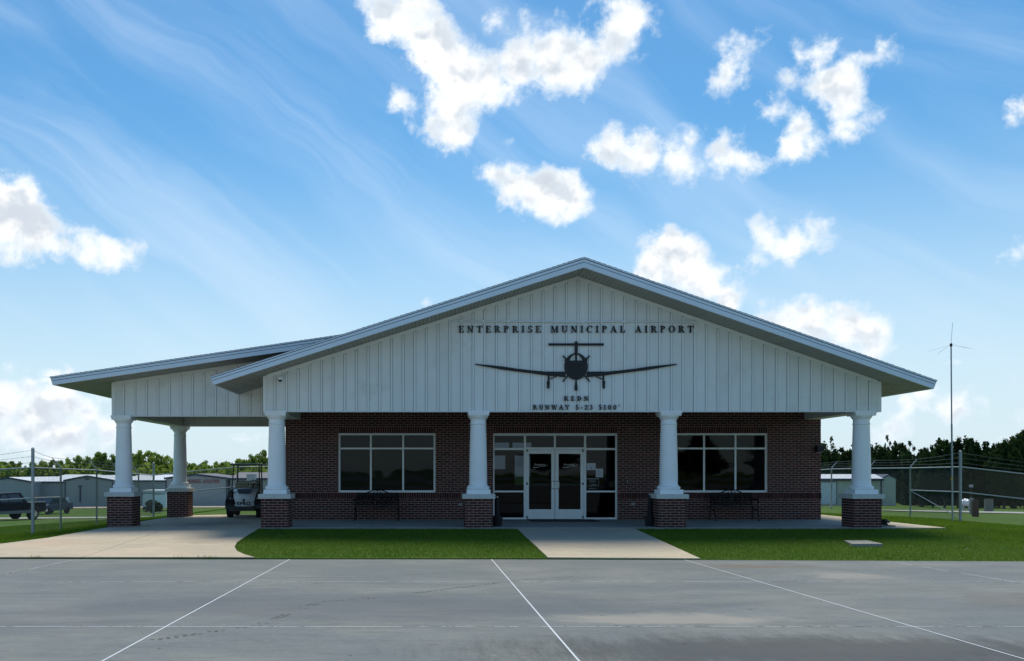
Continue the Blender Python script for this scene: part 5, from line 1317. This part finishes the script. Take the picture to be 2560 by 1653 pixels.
# ------------------------------------------------------------------ pickup truck
def truck():
    Y = 60; x = -27.5; t = thing('pickup_truck', 'dark purple-black pickup truck with silver lower trim on the grass at the left edge', 'pickup truck', (x, Y, gz(x, Y)), math.radians(62))
    # local: length along X, front at -X, faces: driver side y=-1
    prof_b = [(-2.75, .55), (-2.80, .80), (-2.72, 1.02), (-1.35, 1.14), (-1.2, 1.14), (2.75, 1.14), (2.78, .6), (2.3, .5), (-2.3, .45)]
    b = MB(); b.prism([(px, pz) for px, pz in prof_b], -.98, .98); b.build('body', 'truck_paint', t)
    b = MB()
    pc = [(-1.30, 1.141), (-.55, 1.78), (.95, 1.80), (1.35, 1.141)]
    vs = []; 
    for yy, ins in ((-.93, 0), (.93, 0)):
        for px, pz in pc: vs.append((px, yy*(.80 if pz > 1.5 else 1), pz))
    b.add(vs, [(0, 1, 2, 3), (7, 6, 5, 4), (0, 4, 5, 1), (1, 5, 6, 2), (2, 6, 7, 3)]); b.build('cab', 'truck_paint', t)
    for sy in (-1, 1):
        for (a0, a1, b0, b1) in ((-.92, -.10, -.45, -.10), (.0, .98, .0, .78)):
            yo = lambda z: sy*(.935-(z-1.141)/.65*.19+.006)
            b = MB(); b.add([(a0, yo(1.2), 1.2), (a1, yo(1.2), 1.2), (b1, yo(1.70), 1.70), (b0, yo(1.70), 1.70)], [(0, 1, 2, 3)]); b.build('side_window', 'car_glass', t, fix=False)
        MB().box(-1.5, 1.9, sy*.985-.02, sy*.985+.02, .46, .66).build('rocker_trim', 'truck_silver', t)
        b = MB(); b.box(1.4, 2.7, sy*.95-.04, sy*.95+.04, 1.141, 1.18); b.build('bed_rail', 'chrome', t)
        MB().box(-1.05, -.85, min(sy*.99, sy*1.22), max(sy*.99, sy*1.22), 1.15, 1.35).build('mirror', 'truck_paint', t)
        for wx in (-1.85, 1.80):
            w = MB().wheel((wx, sy*.84, .40), .40, .28, 24, 'y').build('wheel', 'rubber', t, smooth=True); MB().wheel((wx, sy*.87, .40), .24, .26, 16, 'y', 1).build('rim', 'chrome', w)
        b = MB(); n = 12; o = [(wx_ +.50*math.cos(PI*k/n), .42+.50*math.sin(PI*k/n)) for wx_ in (1.80,) for k in range(n+1)]+[(1.80+.42*math.cos(PI*k/n), .42+.42*math.sin(PI*k/n)) for k in range(n, -1, -1)]
        b.prism(o, sy*.985-.015, sy*.985+.015); o2 = [(px-3.65, pz) for px, pz in o]; b.prism(o2, sy*.985-.015, sy*.985+.015); b.build('wheel_arch', 'cart_black', t)
    ws = MB(); ws.add([(-1.24, -.82, 1.20), (-1.24, .82, 1.20), (-.62, .68, 1.73), (-.62, -.68, 1.73)], [(0, 1, 2, 3)]); ws.v = [(x_-.03, y_, z_+.02) for x_, y_, z_ in ws.v]; ws.build('windshield', 'car_glass', t, fix=False)
    MB().box(-2.86, -2.72, -.95, .95, .45, .62).build('bumper', 'chrome', t); MB().box(2.72, 2.9, -.95, .95, .5, .66).build('bumper', 'chrome', t)
    MB().box(-2.82, -2.76, -.5, .5, .68, .95).build('grille', 'chrome', t)
    for sy in (-1, 1): MB().box(-2.80, -2.70, min(sy*.56, sy*.9), max(sy*.56, sy*.9), .72, .93).build('headlight', 'car_glass', t)
truck()
cz = 78; cxx = ax(124, cz)
ct = thing('parked_car', 'dark blue car parked behind the tail of the pickup truck', 'car', (cxx, cz, gz(cxx, cz)), math.radians(78))
b = MB(); b.prism([(-2.1, .3), (-2.15, .6), (-1.3, .85), (2.0, .9), (2.1, .35)], -.85, .85); b.build('body', 'trim_blue', ct)
b = MB(); b.prism([(-1.2, .852), (-.5, 1.35), (1.0, 1.35), (1.7, .892)], -.7, .7); b.build('cabin', 'car_glass', ct)
for sy in (-.75, .75):
    for wx in (-1.3, 1.3): MB().wheel((wx, sy, .32), .32, .2, 18, 'y').build('wheel', 'rubber', ct)

# right-hand small things
def stand(px, py_b, Y): return (ax(px, Y), Y, gz(ax(px, Y), Y))
pp = thing('utility_post', 'pale weathered square wooden post in front of the wrapped valve box', 'post', stand(2429, 1272, 40)); zt_ = az(1247, 40)-pp.location.z
MB().box(-.06, .06, -.06, .06, -.1, zt_).build('timber', 'wood_gray', pp); MB().box(-.065, .065, -.065, .065, zt_+.001, zt_+.02).build('cap', 'galvanized', pp)
for i, (px, w, top) in enumerate(((2434, .05, 1252), (2440.5, .07, 1250))):
    q = thing('wooden_post', ('short brown wooden post leaning against the pale post' if i == 0 else 'taller dark brown wooden post right of the pale post'), 'post', stand(px, 1288, 38)); zt_ = az(top, 38)-q.location.z
    MB().box(-w, w, -w, w, -.1, zt_).build('timber', 'wood_brown', q)
wb = thing('wrapped_valve', 'silver insulation bag wrapped over a valve assembly right of the fence corner post', 'valve cover', stand(2415, 1264, 44))
zt_ = az(1247, 44)-wb.location.z; bm = bmesh.new(); bmesh.ops.create_icosphere(bm, subdivisions=4, radius=1)
from mathutils import noise as mn
for v in bm.verts:
    v.co = v.co*(1+.16*mn.noise(v.co*2.6)+.05*mn.noise(v.co*8)); v.co.x *= .21; v.co.y *= .2; v.co.z = v.co.z*.17+zt_-.17
me = bpy.data.meshes.new('bag'); bm.to_mesh(me); bm.free(); me.materials.append(M['insulation_silver']); link('bag', me, wb)
b = MB(); b.tube((-.12, 0, -.1), (-.12, 0, zt_-.2), .04, 8); b.tube((.12, 0, -.1), (.12, 0, zt_-.2), .04, 8); b.build('pipe', 'galvanized', wb)
sg = thing('sign_post', 'dark post carrying a small gray box above the brown wooden posts', 'post', stand(2428, 1240, 44)); zt_ = az(1212, 44)-sg.location.z
MB().tube((0, 0, -.1), (0, 0, zt_-.2), .035, 8).build('pole', 'sign_black', sg); MB().box(-.07, .07, -.05, .05, zt_-.12, zt_).build('box', 'galvanized', sg); MB().box(-.06, .11, -.03, .03, zt_-.45, zt_-.38).build('bracket', 'sign_black', sg)
for i, px in enumerate((2465, 2472, 2479)):
    q = thing('gray_bollard', ['left', 'middle', 'right'][i]+'most of three weathered gray timber posts beyond the right fence', 'post', stand(px, 1273, 47), group='row of gray timber posts beyond the road')
    zt_ = az(1249, 47)-q.location.z; MB().box(-.062, .062, -.06, .06, -.1, zt_).build('timber', 'wood_gray', q); MB().box(-.05, .05, -.05, .05, zt_+.001, zt_+.03).build('cap', 'wood_gray', q)

# ------------------------------------------------------------------ trees
def crown_mesh(name, kind, m, n_clump, leaves, leaf, seed, lobes):
    r = np.random.default_rng(seed); pts = []
    cl = []
    while len(cl) < n_clump:
        p = r.uniform(-1, 1, 3)
        if kind == 'pine':
            h = (p[2]+1)/2; rad = (1-h)**.75*.95+.08
            if math.hypot(p[0], p[1]) < rad and math.hypot(p[0], p[1]) > rad*.08: cl.append((p[0]*1., p[1]*1., p[2]))
        else:
            ok = any(((p[0]-l[0])/l[3])**2+((p[1]-l[1])/l[3])**2+((p[2]-l[2])/l[4])**2 < 1 for l in lobes)
            if ok: cl.append(tuple(p))
    cl = np.array(cl)
    C = np.repeat(cl, leaves, 0); sc = np.repeat(r.uniform(.6, 1.4, n_clump), leaves)[:, None]
    d = r.normal(0, 1, (len(C), 3)); d /= np.linalg.norm(d, axis=1)[:, None]; C = C+d*(r.uniform(.3, 1, (len(C), 1)))*sc*np.array([.13, .13, .10])
    n = len(C); u = r.normal(0, 1, (n, 3)); u[:, 2] *= .5; u /= np.linalg.norm(u, axis=1)[:, None]
    w = np.cross(u, r.normal(0, 1, (n, 3))); w /= np.linalg.norm(w, axis=1)[:, None]; s = leaf*r.uniform(.6, 1.5, (n, 1))
    V = np.stack([C-u*s, C-w*s*.55, C+u*s, C+w*s*.55], 1).reshape(-1, 3)
    me = bpy.data.meshes.new(name); me.vertices.add(4*n); me.vertices.foreach_set('co', V.reshape(-1).astype(np.float32)); me.loops.add(4*n); me.loops.foreach_set('vertex_index', np.arange(4*n, dtype=np.int32))
    me.polygons.add(n); me.polygons.foreach_set('loop_start', np.arange(0, 4*n, 4, dtype=np.int32)); me.update(); me.validate(); me.materials.append(M[m]); return me
def trunk_mesh(name):
    b = MB(); b.tube((0, 0, -1), (.05, 0, 0), .09, 7, .07); b.tube((.05, 0, 0), (0, .02, .55), .07, 7, .03)
    for k in range(6): a = k*1.05; b.tube((.03, 0, -.25+k*.12), (.5*math.cos(a), .5*math.sin(a), .15+k*.12), .028, 5, .008)
    return b.mesh(name, 'bark')
L1 = [(0, 0, .1, .75, .8), (-.4, .1, -.2, .5, .5), (.45, -.1, -.1, .5, .55), (.1, .2, .5, .4, .45)]
L2 = [(-.2, 0, .2, .6, .7), (.4, 0, 0, .55, .6), (-.55, 0, -.3, .4, .45), (.2, 0, .6, .3, .35), (0, .3, -.4, .7, .4)]
L3 = [(0, 0, 0, .6, .95), (.3, .1, -.4, .55, .45), (-.4, 0, -.35, .5, .5), (-.15, 0, .55, .3, .4)]
SUN = [crown_mesh('crown', 'b', 'leaf_sunny', 230, 40, .055, s, l) for s, l in ((1, L1), (2, L2), (3, L3), (4, L1))]
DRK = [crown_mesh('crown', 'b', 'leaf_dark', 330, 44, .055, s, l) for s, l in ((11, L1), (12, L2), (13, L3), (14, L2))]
PIN = [crown_mesh('crown', 'pine', 'leaf_dark', 170, 44, .05, s, None) for s in (21, 22)]
tm = trunk_mesh('trunk')
def tree(px, top, Y, wpx, meshes, k, name, lab, grp, sunk=0.):
    x = ax(px, Y); zb = gz(x, Y); zt = az(top, Y); H = zt-zb; w = wpx*Y/F/2
    t = thing(name, lab, 'tree', (x, Y, zb), random.uniform(0, 6.28), grp)
    c = link('crown', meshes[k % len(meshes)], t, (0, 0, H*.50)); c.scale = (w, w, H*.53)
    tr = link('trunk', tm, t, (0, 0, H*.5)); tr.scale = (w*.8, w*.8, H*.5)
    return t
LT = [(-20,1150,46),(18,1153,44),(50,1158,36),(85,1157,38),(112,1150,36),(140,1150,38),(168,1148,34),(196,1142,44),(226,1139,40),(250,1130,44),(282,1140,40),(310,1138,38),(338,1130,40),(362,1126,44),(392,1135,44),(420,1142,40),
      (450,1150,40),(482,1158,34),(512,1155,38),(540,1157,38),(570,1152,42),(600,1147,40),(628,1140,36),(655,1128,36),(684,1136,44)]
adj = ['wide rounded', 'tall rounded', 'low spreading', 'loose feathery', 'dense round', 'broken-topped', 'narrow upright', 'two-lobed']
def where_l(px):
    if px < 60: return 'above the pickup truck'
    if px < 150: return 'near the tall fence corner post'
    if px < 262: return 'behind the gabled gray hangar'
    if px < 345: return 'beside the front carport column'
    if px < 470: return 'around the rear carport column'
    if px < 570: return 'above the lettered hangar'
    return 'above the golf cart'
def ordl(i): return ['first', 'second', 'third', 'fourth', 'fifth', 'sixth', 'seventh'][i]
cnt = {}
for i, (px, top, w) in enumerate(LT):
    wh = where_l(px); k = cnt.get(wh, 0); cnt[wh] = k+1
    tree(px, top, 150+random.uniform(-10, 14), w*1.9, SUN, i, 'leafy_tree', '%s sunlit green tree, %s from left %s' % (adj[(i*3) % 8], ordl(k), wh), 'sunlit trees behind the left hangars')
RT = [(2010,1118,46,0),(2052,1105,44,0),(2078,1098,34,1),(2106,1118,44,0),(2140,1112,40,1),(2172,1110,44,0),(2204,1118,36,0),(2222,1096,26,1),(2250,1102,34,0),(2280,1110,32,1),(2308,1122,34,0),(2332,1112,34,0),(2362,1094,40,0),(2395,1092,42,0),
      (2428,1098,40,0),(2455,1112,36,1),(2482,1104,40,0),(2510,1096,44,0),(2538,1090,42,0),(2562,1074,44,0),(2600,1070,50,0)]
def where_r(px):
    if px < 2100: return 'between the brick wall and the right column'
    if px < 2200: return 'behind the right column'
    if px < 2300: return 'just right of the right column'
    if px < 2420: return 'behind the antenna mast'
    return 'beyond the right-hand fence panel'
cnt = {}
for i, (px, top, w, pn) in enumerate(RT):
    wh = where_r(px); k = cnt.get(wh, 0); cnt[wh] = k+1
    Y = (104+random.uniform(-4, 8)) if px < 2290 else (79+random.uniform(-4, 7))
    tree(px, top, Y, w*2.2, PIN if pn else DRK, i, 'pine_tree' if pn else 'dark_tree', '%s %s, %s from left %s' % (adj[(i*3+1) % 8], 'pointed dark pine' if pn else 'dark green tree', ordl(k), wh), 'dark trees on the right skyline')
# lower dark thicket under them
def thicket(name, pxs, topf, Yf, m, lab, seed=5, s=.32, n=9000):
    r = np.random.default_rng(seed); px = r.uniform(*pxs, n); Y = np.array([Yf(p) for p in px])+r.uniform(0, 5, n); x = (px-VX)*Y/F; zb = gzv(x, Y)
    zt = EYE+(VY-np.array([topf(p) for p in px])+8*np.sin(px*.09)+5*np.sin(px*.31))*Y/F
    C = np.stack([x, Y, zb+(zt-zb)*r.uniform(0, 1, n)**.9], 1); u = r.normal(0, 1, (n, 3)); u /= np.linalg.norm(u, axis=1)[:, None]; w = np.cross(u, r.normal(0, 1, (n, 3))); w /= np.linalg.norm(w, axis=1)[:, None]; q = s*r.uniform(.5, 1.4, (n, 1))
    V = np.stack([C-u*q, C-w*q*.6, C+u*q, C+w*q*.6], 1).reshape(-1, 3)
    me = bpy.data.meshes.new(name); me.vertices.add(4*n); me.vertices.foreach_set('co', V.reshape(-1).astype(np.float32)); me.loops.add(4*n); me.loops.foreach_set('vertex_index', np.arange(4*n, dtype=np.int32))
    me.polygons.add(n); me.polygons.foreach_set('loop_start', np.arange(0, 4*n, 4, dtype=np.int32)); me.update(); me.validate(); me.materials.append(M[m])
    o = link(name, me); o['kind'] = 'stuff'; tag(o, lab, 'undergrowth'); return o
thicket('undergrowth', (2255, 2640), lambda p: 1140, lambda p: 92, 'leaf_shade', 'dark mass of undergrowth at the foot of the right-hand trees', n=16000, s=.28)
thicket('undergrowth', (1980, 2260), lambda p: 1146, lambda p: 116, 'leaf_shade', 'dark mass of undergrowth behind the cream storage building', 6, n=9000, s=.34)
thicket('undergrowth', (-60, 720), lambda p: 1172, lambda p: 140, 'leaf_sunny', 'green hedge-like undergrowth behind the left hangar roofs', 8, .45, 12000)
bs = thing('round_bush', 'dark rounded bush in front of the white trailer', 'bush', (ax(383, 78), 78, gz(ax(383, 78), 78)))
c = link('foliage', DRK[1], bs, (0, 0, .55)); c.scale = (.85, .7, .62); b = MB(); b.tube((0, 0, 0), (0, 0, .6), .05, 6, .03); b.build('stem', 'bark', bs)
# trees behind the camera that the window glass mirrors
for i, (x, y, H, w) in enumerate(((29, -42, 6.2, 2.0), (24.5, -44, 7.2, 2.6), (60, -150, 7, 9), (84, -160, 8, 10), (30, -170, 7, 10), (110, -150, 8, 10), (-70, -160, 8, 10), (140, -150, 9, 11))):
    t = thing('roadside_tree', (['taller', 'shorter'][i]+' dark tree across the apron mirrored in the right window' if i < 2 else ['', '', 'broad', 'tall', 'narrow', 'wide', 'largest', 'leftmost', 'rightmost', 'low'][i]+' distant tree mirrored low in the window glass'), 'tree', (x, y, -.5), i*1.3, 'trees across the apron')
    c = link('crown', DRK[i % 4], t, (0, 0, H*.6)); c.scale = (w, w, H*.42); tr_ = link('trunk', tm, t, (0, 0, H*.5)); tr_.scale = (w*.5, w*.5, H*.5)
# weeds along the drive joint
wd = MB()
for k in range(70):
    px = random.choice([random.uniform(420, 470), random.uniform(480, 545), random.uniform(75, 105)]); Y = edge_y(ax(px, 18.8))+random.uniform(-.02, .03); x = ax(px, Y); z = gz(x, Y)
    h = random.uniform(.02, .08); wd.add([(x-.006, Y, z-.01), (x+.006, Y, z-.01), (x+random.uniform(-.04, .04), Y+random.uniform(-.03, .03), z+h)], [(0, 1, 2)])
wo2 = wd.build('weeds', 'grass_blade', fix=False, kind='stuff'); tag(wo2, 'small weeds growing in the joint between driveway and apron', 'weeds')

fl = MB()
for k in range(110):
    x, y = random.uniform(-4, 15), random.uniform(18.9, 24)
    if inpoly(np.array([x]), np.array([y]), walk_poly)[0] or inpoly(np.array([x]), np.array([y]), drive_poly)[0] or y < edge_y(x)+.1: continue
    z = gz(x, y)+.035; r = random.uniform(.006, .014); fl.add([(x-r, y, z), (x, y-r, z+.008), (x+r, y, z), (x, y+r, z+.008)], [(0, 1, 2, 3)])
fo = fl.build('clover_flowers', 'paper', fix=False, kind='stuff'); tag(fo, 'tiny pale clover heads scattered over the front lawn', 'flowers')
